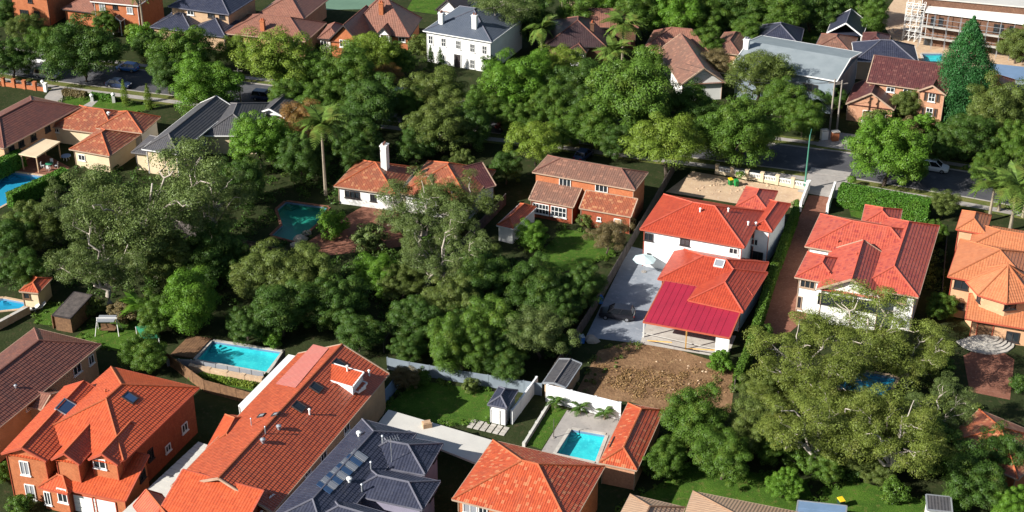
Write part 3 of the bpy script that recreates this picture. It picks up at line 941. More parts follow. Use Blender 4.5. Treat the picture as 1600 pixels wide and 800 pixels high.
h = House("tan_roof_house", "tan tiled roof at the bottom edge right of the mottled house", (1010, 800))
h.block((985, 773), (1070, 793), (930, 870), 5.5, 'tan', 'cream', pitch=26, gut='trim_tan')
h = House("tan_roof_house", "tan tiled roof at the bottom edge just below the tree shaded lawn", (1130, 810))
h.block((1083, 768), (1255, 802), (1040, 870), 5.6, 'tan', 'cream', pitch=24, gut='trim_tan')
h = House("blue_shed", "low blue metal shed roof at the bottom edge by the yellow bin", (1270, 805), "shed")
h.block((1243, 808), (1247, 782), (1322, 800), 2.4, 'blue_metal', 'grey_wall', kind='skillion', rise=.3, oh=.1, gut='galvanised', step=.01)
h = House("garden_shed", "small grey roofed garden shed at the bottom edge under the dark tree", (1470, 800), "shed")
h.block((1449, 796), (1488, 800), (1452, 776), 2.2, 'charcoal', 'white', kind='skillion', rise=.25, oh=.1, gut='galvanised', step=.02)
h = House("tiled_house", "terracotta roof lying in tree shade at the right edge", (1580, 680))
h.block((1530, 640), (1650, 690), (1490, 705), 3.0, 'old_terra', 'orange_brick', pitch=24, gut='trim_tan')
h = House("garden_shed", "dark roofed white garden shed on the back lawn", (793, 650), "shed")
h.block((762, 632), (792, 638), (778, 604), 2.6, 'slate', 'white', pitch=30, oh=.25, gut='cap_slate', step=.025)
h.door(774, 645, .9, 1.9, 'white', 'trim_white')
h = House("garden_shed", "low mossy green-grey shed at the edge of the bare earth yard", (870, 590), "shed")
h.block((848, 598), (884, 606), (870, 560), 2.1, 'charcoal', 'tan_wall', kind='gable', pitch=12, oh=.15, gut='galvanised', step=.02)

# ================================================================ right side
h = House("red_roof_house", "two-storey white house with bright red hip roofs and maroon metal carport", (1090, 420))
h.block((1000, 358), (1163, 387), (1033, 303), 5.8, 'red', 'white_render', pitch=23, gut='trim_red')
h.block((1172, 355), (1206, 362), (1236, 319), 5.6, 'red', 'white_render', pitch=24, gut='trim_red', ridge='W')
h.block((1150, 322), (1200, 330), (1195, 296), 5.5, 'salmon', 'white_render', pitch=24, gut='trim_red')
h.block((1028, 436), (1176, 463), 9.5, 3.2, 'red', 'white_render', pitch=22, gut='trim_red')
h.block((1075, 469), (1161, 488), (1189, 424), 3.25, 'red', 'white_render', pitch=23, gut='trim_red', ridge='W')
h.block((1005, 503), (1140, 528), (1035, 443), 2.75, 'maroon_metal', 'white_render', kind='skillion', rise=.5, gut='trim_red', walled=False, step=.008)
h.win(1014, 370, 1.2, 1.1, 'trim_dark'); h.win(1014, 402, .6, 1.3, 'trim_dark'); h.win(1070, 378, 1.3, 1.0, 'trim_dark'); h.win(1146, 392, 1.2, .9)
h.win(1179, 378, 1.0, 1.0); h.win(1180, 400, 2.2, 1.5, 'trim_dark', 3)
h.skylight(1124, 412, 1.2, 1.2, 'curtain_glass', 'trim_white')
for x, y in ((1094, 331), (1138, 331), (1181, 353), (1169, 352)): h.vent(x, y, .5, .12, 'white')
z_ = Vector((0, 0, 1))
for (x, y) in ((1005, 527), (1071, 546), (1137, 556)):
    p = P(x, y, 0); b = MB(); b.box((p.x, p.y, 1.32), (.15, .15, 2.64)); h.part('post', b, 'yellow_timber' if x == 1071 else 'white')
b = MB(); p0, p1 = P(1117, 551, 0), P(1137, 556, 0); b.bar(p0 + z_ * 1.2, p1 + z_ * 1.2, .12, 2.4); h.part('wall', b, 'white_render')
b = MB(); p0, p1 = P(1012, 533, 0), P(1050, 535, 2.4); b.bar(p0 + z_ * .1, p1, .08, .12); h.part('brace', b, 'yellow_timber')
b = MB(); p0, p1 = P(1071, 546, 0), P(1118, 547, 2.0); b.bar(p0 + z_ * .15, p1, .08, .12); h.part('brace', b, 'yellow_timber')
b = MB(); p0, p1 = P(1003, 525, 0), P(1118, 551, 0); b.bar(p0 + z_ * .5, p1 + z_ * .5, .06, .08); h.part('rail', b, 'pale_metal')

h = House("red_roof_house", "white house with salmon red roof and white pedimented gable", (1350, 430))
h.block((1258, 385), (1440, 417), (1275, 333), 5.3, 'salmon', 'white', pitch=24, gut='trim_tan')
h.block((1340, 448), (1435, 465), (1460, 352), 5.35, 'salmon', 'white', pitch=25, gut='trim_tan', ridge='W')
h.block((1242, 433), (1310, 446), (1253, 392), 5.2, 'salmon', 'white', pitch=24, gut='trim_tan')
h.block((1276, 452), (1380, 469), 11, 5.1, 'salmon', 'white', kind='gable', ridge='W', pitch=28, gut='trim_tan', oh=.6)
h.block((1345, 350), (1404, 358), 6, 5.0, 'salmon', 'white', pitch=24, gut='trim_tan')
h.win(1262, 444, 1.9, 1.1, 'trim_tan', 3); h.win(1400, 466, 2.6, 1.1, 'trim_tan', 4); h.win(1249, 472, .6, 1.8, 'trim_tan', 1)
h.win(1304, 470, 4.2, 1.7, 'trim_dark', 1, sill=False); h.win(1352, 478, 3.0, 1.7, 'trim_dark', 1, sill=False); h.win(1329, 447, .5, .4, 'trim_white', 1)  # the two wide ones are dark panes standing for the shaded verandah opening
for x, y in ((1309, 379), (1295, 428), (1338, 398)): h.vent(x, y, .35, .1, 'cap_red')

h = House("peach_house", "large peach rendered house with octagonal turret roof and curved steps", (1550, 470))
h.block((1481, 432), (1620, 458), (1492, 372), 5.9, 'peach', 'peach', pitch=22, gut='trim_red')
h.block((1494, 358), (1540, 366), (1497, 328), 6.6, 'peach', 'peach', pitch=28, gut='trim_red', oh=.3)
h.block((1515, 384), (1640, 405), (1530, 350), 6.2, 'peach', 'peach', pitch=20, gut='trim_red')
h.block((1508, 498), (1640, 520), 4, 3.0, 'peach', 'peach', kind='skillion', rise=1.5, gut='trim_red', oh=.9)
ap = P(1575, 414, 8.6); EZ, R8 = 5.7, 4.7
ring = [Vector((ap.x + R8 * math.cos(math.radians(22.5 + 45 * k + 10)), ap.y + R8 * math.sin(math.radians(22.5 + 45 * k + 10)), EZ)) for k in range(8)]
mb, wb, gb, cb = MB(), MB(), MB(), MB()
for k in range(8):
    courses(mb, [ring[k], ring[(k + 1) % 8], ap])
    gb.bar(ring[k] - z_ * .06, ring[(k + 1) % 8] - z_ * .06, .16, .17)
    cb.tube([ring[k] + z_ * .05, ap + z_ * .05], .12, 5)
    a_, b_ = ring[k].lerp(Vector((ap.x, ap.y, EZ)), .13), ring[(k + 1) % 8].lerp(Vector((ap.x, ap.y, EZ)), .13)
    wb.face([Vector((a_.x, a_.y, 0)), Vector((b_.x, b_.y, 0)), b_ - z_ * .04, a_ - z_ * .04])
    h.walls.append((Vector((a_.x, a_.y, 0)), Vector((b_.x, b_.y, 0)), EZ, 0))
ro = h.part('turret_roof', mb, T['peach']); h.part('ridge_cap', cb, 'cap_peach', ro); h.part('gutter', gb, 'trim_red', ro); h.part('turret_wall', wb, 'peach')
h.win(1502, 445, 1.8, 1.2, 'trim_dark'); h.win(1496, 477, 1.8, 1.0, 'trim_dark'); h.win(1530, 465, .9, 1.1, 'trim_dark', 1); h.win(1578, 478, 1.6, 1.0, 'trim_dark')
h.win(1582, 526, 1.6, 1.4, 'trim_dark'); h.door(1538, 520, 1.8, 2.3, 'timber', 'trim_red')
b = MB(); p = P(1516, 470, 0)
for k in range(5):       # curved entry steps
    c = P(1538, 531, 0); r = 3.7 - k * .48
    pts = [c + Vector((math.cos(a) * r, math.sin(a) * r * .95, 0)) for a in [math.pi * (1.0 + .13 * j) + .12 for j in range(9)]]
    b = MB(); b.hexa([q + z_ * (.15 * k) for q in pts], [q + z_ * (.15 * k + .15) for q in pts]); h.part('step', b, 'pale_concrete')

# ================================================================ middle
h = House("brick_house", "orange brick two-storey house with brown hip roof and lean-to sunroom", (910, 330))
h.block((832, 269), (992, 297), (857, 243), 5.8, 'greybrown', 'orange_brick', pitch=24, gut='trim_tan', oh=.35)
h.block((826, 311), (896, 324), 4.2, 2.9, 'greybrown', 'red_brick', kind='skillion', rise=1.9, gut='trim_tan', oh=.3)
h.block((905, 325), (986, 339), 3.0, 2.9, 'old_terra', 'red_brick', kind='skillion', rise=1.5, gut='trim_tan', oh=.25)
h.win(883, 285, 1.8, 1.3, nx=3); h.win(940, 294, 1.9, 1.2, nx=3)
h.win(845, 326, 2.5, 1.6, nx=5, ny=2); h.win(873, 331, 2.4, 1.6, nx=4, ny=2); h.win(936, 342, .6, .6, nx=1); h.door(965, 345, .9, 2.0, 'tan_wall')

h = House("garden_house", "little red roofed garden house left of the brick house", (800, 345), "outbuilding")
h.block((776, 352), (802, 358), (812, 318), 2.5, 'burnt', 'white', kind='hip', ridge='W', pitch=32, gut='trim_white', oh=.2)

h = House("white_house", "white walled bungalow with terracotta hip roofs and a tall white chimney", (620, 290))
h.block((522, 291), (617, 304), 9.5, 3.0, 'old_terra', 'white', pitch=26, gut='trim_tan')
h.block((625, 302), (735, 318), 11.5, 3.3, 'old_terra', 'white', pitch=28, gut='trim_tan')
h.block((690, 312), (775, 290), 8.0, 3.1, 'maroon', 'white', kind='gable', ridge='L', pitch=28, gut='trim_tan', oh=.3)
h.win(543, 303, .8, 1.1, 'trim_dark', 1); h.win(551, 304, .8, 1.1, 'trim_dark', 1); h.win(558, 305, .8, 1.1, 'trim_dark', 1); h.win(583, 309, .9, 1.1, 'trim_dark')
h.skylight(664, 268, .9, 1.1)
h.chimney(602, 262, 1.2, .9, 3.6, 'white', 'cap_brown')

h = House("grey_roof_house", "charcoal tiled house with white fascia behind the big gum tree", (310, 210))
h.block((313, 161), (366, 168), (215, 232), 4.2, 'charcoal', 'cream', kind='hip', ends='gh', ridge='W', pitch=28, gut='trim_white')
h.block((205, 238), (297, 248), (368, 226), 3.1, 'charcoal', 'cream', pitch=24, gut='cap_grey')
h.block((315, 212), (402, 212), 13, 3.4, 'charcoal', 'cream', pitch=22, gut='trim_white')
h.win(375, 212, 1.2, 1.2)
h = House("grey_roof_house", "small charcoal roof with white fascia left of the reddish tree", (425, 180), "outbuilding")
h.block((398, 178), (445, 184), 7, 3.0, 'charcoal', 'white', kind='gable', ridge='W', pitch=24, gut='trim_white')

h = House("terracotta_house", "low terracotta roofed house with several hips beside the charcoal roof", (170, 215))
h.block((77, 198), (180, 212), (118, 164), 2.9, 'old_terra', 'cream', pitch=24, gut='trim_tan')
h.block((150, 200), (222, 208), (262, 184), 3.6, 'old_terra', 'white', pitch=26, gut='trim_tan', ridge='W')
h.block((108, 233), (171, 244), (225, 212), 3.2, 'old_terra', 'cream', pitch=26, gut='trim_tan')
h.win(128, 246, 1.2, 1.0); h.win(88, 202, 1.0, 1.0); h.vent(170, 180, .3, .25, 'white', True)

h = House("orange_wall_house", "two-storey peach walled house with brownish maroon roof at the left edge", (60, 210))
h.block((126, 167), (6, 232), (46, 151), 4.0, 'brown', 'peach', pitch=22, gut='trim_tan')
for x, y in ((52, 214), (74, 201), (18, 233), (33, 224)): h.win(x, y, 1.2, 1.1, 'trim_dark')
h = House("patio_shelter", "flat tan roofed patio shelter by the hedge-lined pool", (65, 250), "shelter")
h.block((29, 240), (57, 245), (95, 221), 2.8, 'cream', 'cream', kind='flat', walled=False, post='tan_wall', oh=.25)

# ================================================================ far row
h = House("brick_house", "orange brick gabled house in the top left corner", (50, 30))
h.block((10, -10), (74, -3), 11, 5.8, 'pinkbrown', 'orange_brick', pitch=26, gut='trim_dark')
h.win(38, 20, 1.8, 1.2, 'trim_dark', 3); h.win(58, 22, 1.2, 1.2, 'trim_dark'); h.win(47, 1, 1.0, .8, 'trim_dark')
h = House("brick_house", "low orange brick house with pinkish brown roof at the top left", (120, 25))
h.block((95, 14), (150, 21), 11, 3.0, 'pinkbrown', 'orange_brick', pitch=28, gut='trim_dark')
h = House("brick_house", "two-storey orange brick house with white windows at the top", (180, 40))
h.block((141, 2), (216, 9), 11, 5.9, 'pinkbrown', 'orange_brick', pitch=24, gut='trim_white')
h.win(160, 11, 1.2, 1.4, glass='curtain_glass'); h.win(180, 11, 1.0, .9, 'trim_dark'); h.win(203, 16, 1.2, 1.3, glass='curtain_glass'); h.win(165, 32, 1.1, 1.7, glass='curtain_glass')
h.block((173, 31), (188, 33), 1.6, 2.9, 'charcoal', 'orange_brick', kind='gable', ridge='W', pitch=30, gut='trim_white', oh=.12, walled=False, post='trim_white')
h.door(181, 39, .9, 2.0, 'trim_dark')
h = House("slate_house", "two-storey tan walled house with dark slate roofs at the top", (300, 40))
h.block((262, 10), (358, 23), 11, 5.8, 'slate', 'tan_wall', pitch=24, gut='cap_slate', step=.03)
h.block((234, 42), (300, 50), 8, 3.0, 'slate', 'tan_wall', pitch=24, gut='cap_slate', step=.03)
h.block((290, 50), (352, 58), 8.5, 3.0, 'slate', 'tan_wall', pitch=22, gut='cap_slate', step=.03)
h.win(330, 24, 1.4, .9, 'trim_dark'); h.win(347, 26, 1.2, .9, 'trim_dark'); h.win(298, 20, 1.4, .8)
h = House("hip_roof_house", "wide pinkish brown hip-roofed house above the light green trees", (430, 60))
h.block((350, 52), (478, 65), (512, 36), 3.2, 'pinkbrown', 'pink_brick', pitch=25, gut='trim_tan')
h.block((402, 22), (474, 30), 12, 3.6, 'pinkbrown', 'pink_brick', pitch=28, gut='trim_tan')
h.win(372, 60, 1.4, 1.0); h.win(460, 70, 1.4, 1.1)
h.chimney(411, 46, .8, .7, 1.6, 'orange_brick')
h = House("gabled_house", "orange brick house with steep gables and dark shaded slopes", (580, 70))
h.block((540, 52), (640, 58), (675, 29), 3.2, 'pinkbrown', 'orange_brick', pitch=45, gut='trim_dark', ends='hh')
h.block((512, 64), (564, 70), 11, 3.2, 'pinkbrown', 'orange_brick', kind='gable', ridge='W', pitch=46, gut='trim_dark', oh=.4)
h.block((496, 60), (530, 62), 7, 3.0, 'pinkbrown', 'white', pitch=34, gut='trim_dark')
h.block((588, 54), (610, 56), 6, 3.5, 'pinkbrown', 'white', kind='gable', ridge='W', pitch=46, gut='trim_dark', oh=.2)
h.win(538, 68, 1.8, 1.4, 'trim_white', 3); h.win(600, 58, 1.3, 1.1); h.win(628, 61, 1.3, 1.1); h.win(506, 68, 1.2, 1.1); h.chimney(596, 20, .8, .7, 1.8)
h = House("gabled_house", "small white gabled house with dark timbers at the top edge", (700, 25))
h.block((680, 16), (718, 21), 10, 3.4, 'pinkbrown', 'white', kind='gable', ridge='W', pitch=44, gut='trim_dark', oh=.3)
h.win(692, 24, 1.0, .9, 'trim_dark')
h = House("white_mansion", "two-storey white mansion with blue-grey slate roof", (715, 90))
h.block((661, 48), (768, 66), (727, 11), 6.0, 'bluegrey', 'white', pitch=22, gut='trim_white', step=.03)
h.block((692, 74), (716, 78), 1.8, 3.3, 'white', 'white', kind='flat', walled=False, post='white', oh=.15)
for x, y in ((673, 62), (693, 66), (716, 70), (738, 75), (757, 78)): h.win(x, y, .9, 1.6, 'trim_white', 2, 2)
for x, y in ((673, 86), (692, 92), (738, 100)): h.win(x, y, .9, 1.7, 'trim_white', 2, 2)
h.door(715, 96, 1.3, 2.4, 'trim_dark'); h.chimney(690, 36, .9, .8, 1.8, 'white', 'cap_brown'); h.chimney(742, 43, .9, .8, 2.2, 'white', 'cap_brown')
h = House("dark_roof_house", "dark brown roofed house shaded by trees at the top centre", (900, 85))
h.block((852, 71), (948, 74), 13, 3.4, 'shadedbrown', 'brown_brick', pitch=28, gut='trim_dark')
h.block((893, 42), (998, 44), 9, 4.2, 'pinkbrown', 'brown_brick', pitch=24, gut='trim_dark')
h.block((885, 80), (916, 83), 6, 2.9, 'shadedbrown', 'white', pitch=26, gut='trim_dark')
h.win(900, 86, 1.4, 1.2); h.chimney(925, 48, .8, .7, 1.4, 'brown_brick')
h = House("gabled_house", "steep terracotta gabled house left of the grey modern house", (1070, 120))
h.block((1029, 78), (1063, 133), (1122, 112), 3.2, 'greybrown', 'white', kind='gable', ridge='L', pitch=36, gut='trim_tan')
h.block((1008, 72), (1108, 82), 8, 3.3, 'pinkbrown', 'pink_brick', pitch=32, gut='trim_tan')
h.win(1052, 125, 1.2, 1.2)
h = House("tiled_cottage", "small terracotta hip roof between the gabled house and the grey house", (1135, 85))
h.block((1111, 80), (1157, 86), 10, 3.0, 'greybrown', 'pink_brick', pitch=28, gut='trim_tan')
h = House("modern_house", "large modern house with pale blue-grey low pitched roof", (1240, 140))
h.block((1146, 98), (1308, 127), (1335, 80), 6.2, 'grey_metal', 'grey_wall', kind='gable', ridge='L', pitch=11, gut='trim_white', step=.008)
h.block((1244, 121), (1300, 131), 3, 5.2, 'grey_metal', 'white', kind='flat', oh=.2)
h.win(1266, 136, 2.6, 1.1, 'trim_dark', 3); h.win(1165, 118, 1.4, 1.1); h.win(1275, 165, 2.4, 1.6, 'trim_white', 3); h.win(1240, 165, 1.8, 1.4, 'trim_white', 2)
h.chimney(1166, 75, .9, .9, 1.5, 'white', 'cap_slate')
h = House("slate_cottage", "small dark slate pyramid roof behind the pale modern house", (1215, 60), "outbuilding")
h.block((1180, 66), (1250, 72), 9, 3.0, 'slate', 'cream', pitch=30, gut='cap_slate', step=.03)
h = House("garden_pavilion", "open white gabled pavilion with slate roof", (1325, 70), "pavilion")
h.block((1292, 51), (1348, 57), 8, 3.3, 'slate', 'white', kind='gable', ridge='W', pitch=34, gut='trim_white', walled=False, post='white', oh=.25, step=.03)
h = House("slate_cottage", "low brown-grey roof beside the white gabled pavilion", (1300, 80), "outbuilding")
h.block((1272, 76), (1330, 83), 8, 2.8, 'greybrown', 'cream', pitch=24, gut='cap_slate', step=.03)
h = House("slate_house", "dark slate hip-roofed house behind the maroon roofed house", (1390, 100))
h.block((1336, 95), (1436, 100), 9, 3.6, 'slate', 'cream', pitch=28, gut='trim_white', step=.03)
h.block((1345, 72), (1388, 76), 7, 3.4, 'maroon', 'cream', pitch=26, gut='trim_tan')
h = House("maroon_house", "pink brick two-storey house with maroon roof and shuttered windows", (1410, 180))
h.block((1354, 128), (1480, 146), 10, 5.7, 'maroon', 'pink_brick', kind='gable', ridge='L', pitch=30, gut='trim_tan')
h.block((1322, 162), (1397, 172), 9, 3.0, 'maroon', 'pink_brick', kind='gable', ridge='W', pitch=32, gut='trim_tan', oh=.3)
h.block((1434, 142), (1478, 149), 5, 5.6, 'maroon', 'pink_brick', kind='gable', ridge='W', pitch=30, gut='trim_tan', oh=.3)
for x, y in ((1392, 137), (1418, 140)): h.win(x, y, 1.3, 1.5, 'trim_white', 2, 2)
for x, y in ((1456, 152), (1452, 175)):
    h.win(x, y, 1.1, 1.5, 'trim_white', 2, 2)
    for dx in (-9.5, 9.5): h.win(x + dx, y + dx * .14, .55, 1.5, 'timber', 1, 1, 'trim_dark', 'shutter')
h.door(1366, 178, 3.6, 2.1, 'timber', 'trim_white', 4)
h = House("brick_cottage", "small orange brick cottage with tan hip roof behind the conifer", (1560, 150), "house")
h.block((1530, 150), (1585, 156), 9, 3.0, 'old_terra', 'orange_brick', pitch=30, gut='trim_tan')
h = House("blue_shelter", "dark blue flat roofed shelter right of the tall conifer", (1580, 130), "shelter")
h.block((1545, 118), (1620, 126), 6, 2.8, 'blue_metal', 'grey_wall', kind='flat', oh=.2)

h = House("building_under_construction", "long brick building under construction with white slab roof and scaffolding", (1520, 80), "building")
h.block((1446, 18), (1640, 42), 16, 6.6, 'white', 'brown_brick', kind='flat', oh=.5)
h.block((1440, -4), (1640, 14), 14, 8.2, 'pale_metal', 'brown_brick', kind='flat', oh=.3)
for x, y in ((1458, 32), (1470, 34), (1556, 44), (1564, 45), (1580, 47)): h.win(x, y, .8, 1.6, 'trim_dark', 1)
for x, y in ((1450, 66), (1490, 70), (1570, 82), (1556, 80)): h.win(x, y, 1.6, 1.8, 'trim_dark', 1)
th = Thing("scaffold", "steel scaffold with plank decks along the unfinished brick building", "scaffold", P(1510, 80, 0))
g0, g1 = P(1436, 70, 0), P(1640, 100, 0)
dv = (g1 - g0).normalized(); nv = Vector((dv.y, -dv.x, 0))
Ls = (g1 - g0).length
for k in range(11):
    for o_ in (0, 1.2):
        p = g0 + dv * (Ls * k / 10) + nv * (o_ + .3)
        b = MB(); b.tube([p, p + z_ * 6.6], .05, 5); th.part("pole", b, 'galvanised')
for lv in (2.0, 4.1):
    for k in range(10):
        a_ = g0 + dv * (Ls * (k + .02) / 10) + nv * .9 + z_ * lv; b_ = g0 + dv * (Ls * (k + .98) / 10) + nv * .9 + z_ * lv
        b = MB(); b.bar(a_, b_, 1.1, .06); th.part("deck_plank", b, 'pale_metal')
for lv in (2.9, 5.0, 5.9):
    b = MB(); b.bar(g0 + nv * 1.55 + z_ * lv, g1 + nv * 1.55 + z_ * lv, .06, .06); th.part("guard_rail", b, 'galvanised')
th = Thing("scaffold_tower", "white lattice scaffold tower at the corner of the building site", "scaffold", P(1432, 60, 0))
c0 = P(1430, 62, 0)
for ix in range(4):
    for iy in range(2):
        p = c0 + dv * (ix * 1.1 - 2.2) + nv * (iy * 1.2)
        b = MB(); b.tube([p, p + z_ * 7.5], .07, 5); th.part("pole", b, 'trim_white')
for lv in range(1, 8):
    for iy in range(2):
        p = c0 - dv * 2.2 + nv * (iy * 1.2) + z_ * lv
        b = MB(); b.bar(p, p + dv * 3.3, .08, .08); th.part("rail", b, 'trim_white')
for ix in range(3):
    for lv in range(0, 7, 2):
        p = c0 + dv * (ix * 1.1 - 2.2) + nv * 1.26 + z_ * lv
        b = MB(); b.bar(p, p + dv * 1.1 + z_ * 2, .06, .06); th.part("brace", b, 'trim_white')
for lv in (2, 4.2, 6.4):
    b = MB(); b.box(c0 - dv * .55 + nv * .6 + z_ * lv, (3.3, 1.2, .08), math.atan2(dv.y, dv.x)); th.part("deck_plank", b, 'pale_metal')

h = House("small_brick_cottage", "small cream walled hut with rust red roof behind the left edge pool", (55, 465), "outbuilding")
h.block((30, 455), (60, 458), 4.0, 2.6, 'burnt', 'cream', pitch=24, gut='trim_tan', oh=.25)
h.win(42, 462, .9, .9, 'timber', 1)
h = House("lean_to_shed", "brown plank lean-to roof by the lawn left of the gum tree", (100, 480), "shed")
h.block((82, 492), (110, 497), (122, 462), 2.3, 'grey_timber', 'timber', kind='skillion', rise=.5, oh=.1, gut='trim_dark', step=.02)

# ================================================================ vegetation
LEAF = {}
for k_, c_, y_ in [
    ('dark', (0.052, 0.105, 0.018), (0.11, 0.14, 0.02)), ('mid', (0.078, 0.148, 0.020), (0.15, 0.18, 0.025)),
    ('bright', (0.096, 0.200, 0.020), (0.16, 0.23, 0.03)), ('lime', (0.145, 0.215, 0.027), (0.21, 0.23, 0.035)),
    ('olive', (0.102, 0.140, 0.030), (0.16, 0.17, 0.042)), ('gum', (0.105, 0.148, 0.040), (0.16, 0.17, 0.055)),
    ('autumn', (0.23, 0.125, 0.040), (0.14, 0.18, 0.03)), ('conifer', (0.034, 0.125, 0.034), (0.06, 0.16, 0.03)),
    ('brownish', (0.15, 0.115, 0.05), (0.18, 0.14, 0.06)), ('palm', (0.095, 0.155, 0.028), (0.25, 0.21, 0.05)),
    ('goldgum', (0.140, 0.178, 0.032), (0.20, 0.19, 0.045)), ('straw', (0.30, 0.185, 0.08), (0.42, 0.29, 0.13)),
    ('hedge', (0.070, 0.170, 0.020), (0.11, 0.19, 0.02))]:
    LEAF[k_] = mat_leaf('leaf_' + k_, c_, yellow=y_)
defm('bark', (0.10, 0.075, 0.055), (0.065, 0.05, 0.038), 1.5, 0.95, fine=0.3)
defm('pale_bark', (0.46, 0.41, 0.35), (0.33, 0.28, 0.23), 0.8, 0.9, c3=(0.25, 0.2, 0.16))
defm('palm_bark', (0.3, 0.25, 0.18), (0.22, 0.18, 0.13), 2.0, 0.9)

def unit(rs, n):
    v = rs.normal(size=(n, 3))
    return v / np.linalg.norm(v, axis=1, keepdims=True)

def leaf_quads(pos, nrm, size, rs, aspect=0.6):
    n = len(pos)
    t = np.cross(nrm, rs.normal(size=(n, 3)))
    t /= np.linalg.norm(t, axis=1, keepdims=True) + 1e-9
    b = np.cross(nrm, t)
    s = (size * rs.uniform(.6, 1.35, n))[:, None]
    a = s * aspect
    fold = nrm * (s * .12)
    return np.stack([pos - t * s, pos + b * a + fold, pos + t * s, pos - b * a + fold], 1)

def puffs(rs, centres, radii, n_each, size, flat=0.75, rand=0.36, up=0.25, aspect=.6):
    C = np.repeat(centres, n_each, 0)
    R = np.repeat(radii, n_each, 0)[:, None]
    d = unit(rs, len(C))
    d[:, 2] = np.where((d[:, 2] < -.3) & (rs.uniform(size=len(C)) < .7), -d[:, 2], d[:, 2])
    rad = rs.uniform(.68, 1.05, (len(C), 1))
    pos = C + d * R * rad * np.array([1, 1, flat])
    nrm = d + rs.normal(size=d.shape) * rand * .6 + np.array([0, 0, up])
    nrm /= np.linalg.norm(nrm, axis=1, keepdims=True)
    return leaf_quads(pos, nrm, size, rs, aspect)

def limb(mb, p0, p1, r0, r1, rs, wob=.06, seg=4, n=6):
    p0, p1 = np.array(p0, float), np.array(p1, float)
    L = np.linalg.norm(p1 - p0)
    pts = [p0 + (p1 - p0) * (k / seg) + (rs.normal(size=3) * wob * L if 0 < k < seg else 0) for k in range(seg + 1)]
    mb.tube([Vector(p) for p in pts], [r0 + (r1 - r0) * k / seg for k in range(seg + 1)], n)
    return pts

PROTO = {}
def crown_tree(key, seed, R, Rz, zc, npuff, pr, nleaf, size, low=-.45, bare=0.0, bark='bark', tr=.28, tilt=.0):
    """broad-leaved crown: many leaf puffs set through an uneven dome, on a trunk with limbs"""
    rs = np.random.RandomState(seed)
    d = unit(rs, npuff * 3)
    d = d[d[:, 2] > low][:npuff]
    lob = 1 + .18 * np.sin(3 * np.arctan2(d[:, 1], d[:, 0]) + seed) + .12 * rs.normal(size=len(d))
    rad = (.62 + .38 * rs.uniform(size=len(d)) ** .5) * lob
    cen = d * rad[:, None] * np.array([R - pr * .7, R - pr * .7, Rz - pr * .5]) + np.array([0, 0, zc])
    pk = pr * rs.uniform(.65, 1.3, len(d))
    core = unit(rs, npuff // 3) * rs.uniform(.1, .6, (npuff // 3, 1)) * np.array([R, R, Rz]) + np.array([0, 0, zc])
    V = np.concatenate([puffs(rs, cen, pk, nleaf, size), puffs(rs, core, np.full(len(core), pr * 1.2), nleaf // 2, size)])
    mb = MB()
    top = np.array([0, 0, zc])
    limb(mb, (0, 0, -.2), top, tr, tr * .55, rs, .03, 5, 8)
    for k in rs.choice(len(cen), min(len(cen), 14), replace=False):
        a = np.array([0, 0, zc * rs.uniform(.45, .95)])
        limb(mb, a, cen[k], tr * .4, .04, rs, .07)
    PROTO[key] = (quads_mesh('crown', V), mb.mesh('trunk'), R, zc, bark)

def gum_tree(key, seed, R, H, nmain, size, nleaf, tr=.45, pr=1.5, flat=.6):
    """eucalypt: pale forking limbs carrying separate clouds of leaves, with gaps between"""
    rs = np.random.RandomState(seed)
    mb = MB()
    fork = H * .32
    limb(mb, (0, 0, -.2), (0, 0, fork), tr, tr * .8, rs, .02, 4, 8)
    cen, rad = [], []
    for i in range(nmain):
        a = 2 * math.pi * (i + rs.uniform(-.3, .3)) / nmain
        out = R * rs.uniform(.35, .75)
        e = np.array([math.cos(a) * out, math.sin(a) * out, H * rs.uniform(.62, .88)])
        if i == 0: e = np.array([rs.normal() * R * .1, rs.normal() * R * .1, H * .95])
        pts = limb(mb, (0, 0, fork * rs.uniform(.7, 1.0)), e, tr * .55, tr * .2, rs, .07, 5, 7)
        for j in range(5):
            b0 = pts[rs.randint(2, 6)]
            aa = a + rs.uniform(-1.3, 1.3)
            o2 = R * rs.uniform(.25, .5)
            e2 = b0 + np.array([math.cos(aa) * o2, math.sin(aa) * o2, H * rs.uniform(.02, .2)])
            rr = np.hypot(e2[0], e2[1])
            if rr > R: e2[:2] *= R / rr
            p2 = limb(mb, b0, e2, tr * .2, .05, rs, .09, 4, 5)
            for q in (p2[2], p2[3], e2, e2):
                cen.append(q + rs.normal(size=3) * pr * .55 + np.array([0, 0, pr * .35])); rad.append(pr * rs.uniform(.55, 1.15))
    V = puffs(rs, np.array(cen), np.array(rad), nleaf, size, flat, .8, .3, .5)
    PROTO[key] = (quads_mesh('crown', V), mb.mesh('trunk'), R, H * .72, 'pale_bark')

crown_tree('round_a', 1, 5, 4.1, 4.6, 130, 1.05, 390, .093, low=-.75)
crown_tree('round_b', 2, 5, 3.9, 4.4, 150, .92, 360, .089, low=-.75)
crown_tree('round_c', 3, 5, 4.5, 5.0, 115, 1.15, 435, .097, low=-.75)
crown_tree('tall_a', 4, 4, 5.2, 5.8, 110, 1.0, 360, .089, low=-.95)
crown_tree('tall_b', 5, 4, 4.8, 5.4, 100, 1.05, 390, .093, low=-.95)
crown_tree('loose_a', 6, 5, 3.7, 4.9, 90, 1.0, 360, .089, low=-.45)
crown_tree('loose_b', 7, 5, 3.9, 5.0, 84, 1.05, 375, .093, low=-.45)
crown_tree('bush_a', 8, 1.6, 1.3, 1.05, 44, .45, 130, .08, low=-.7, tr=.08)
crown_tree('bush_b', 9, 1.6, 1.5, 1.15, 40, .5, 130, .08, low=-.7, tr=.08)
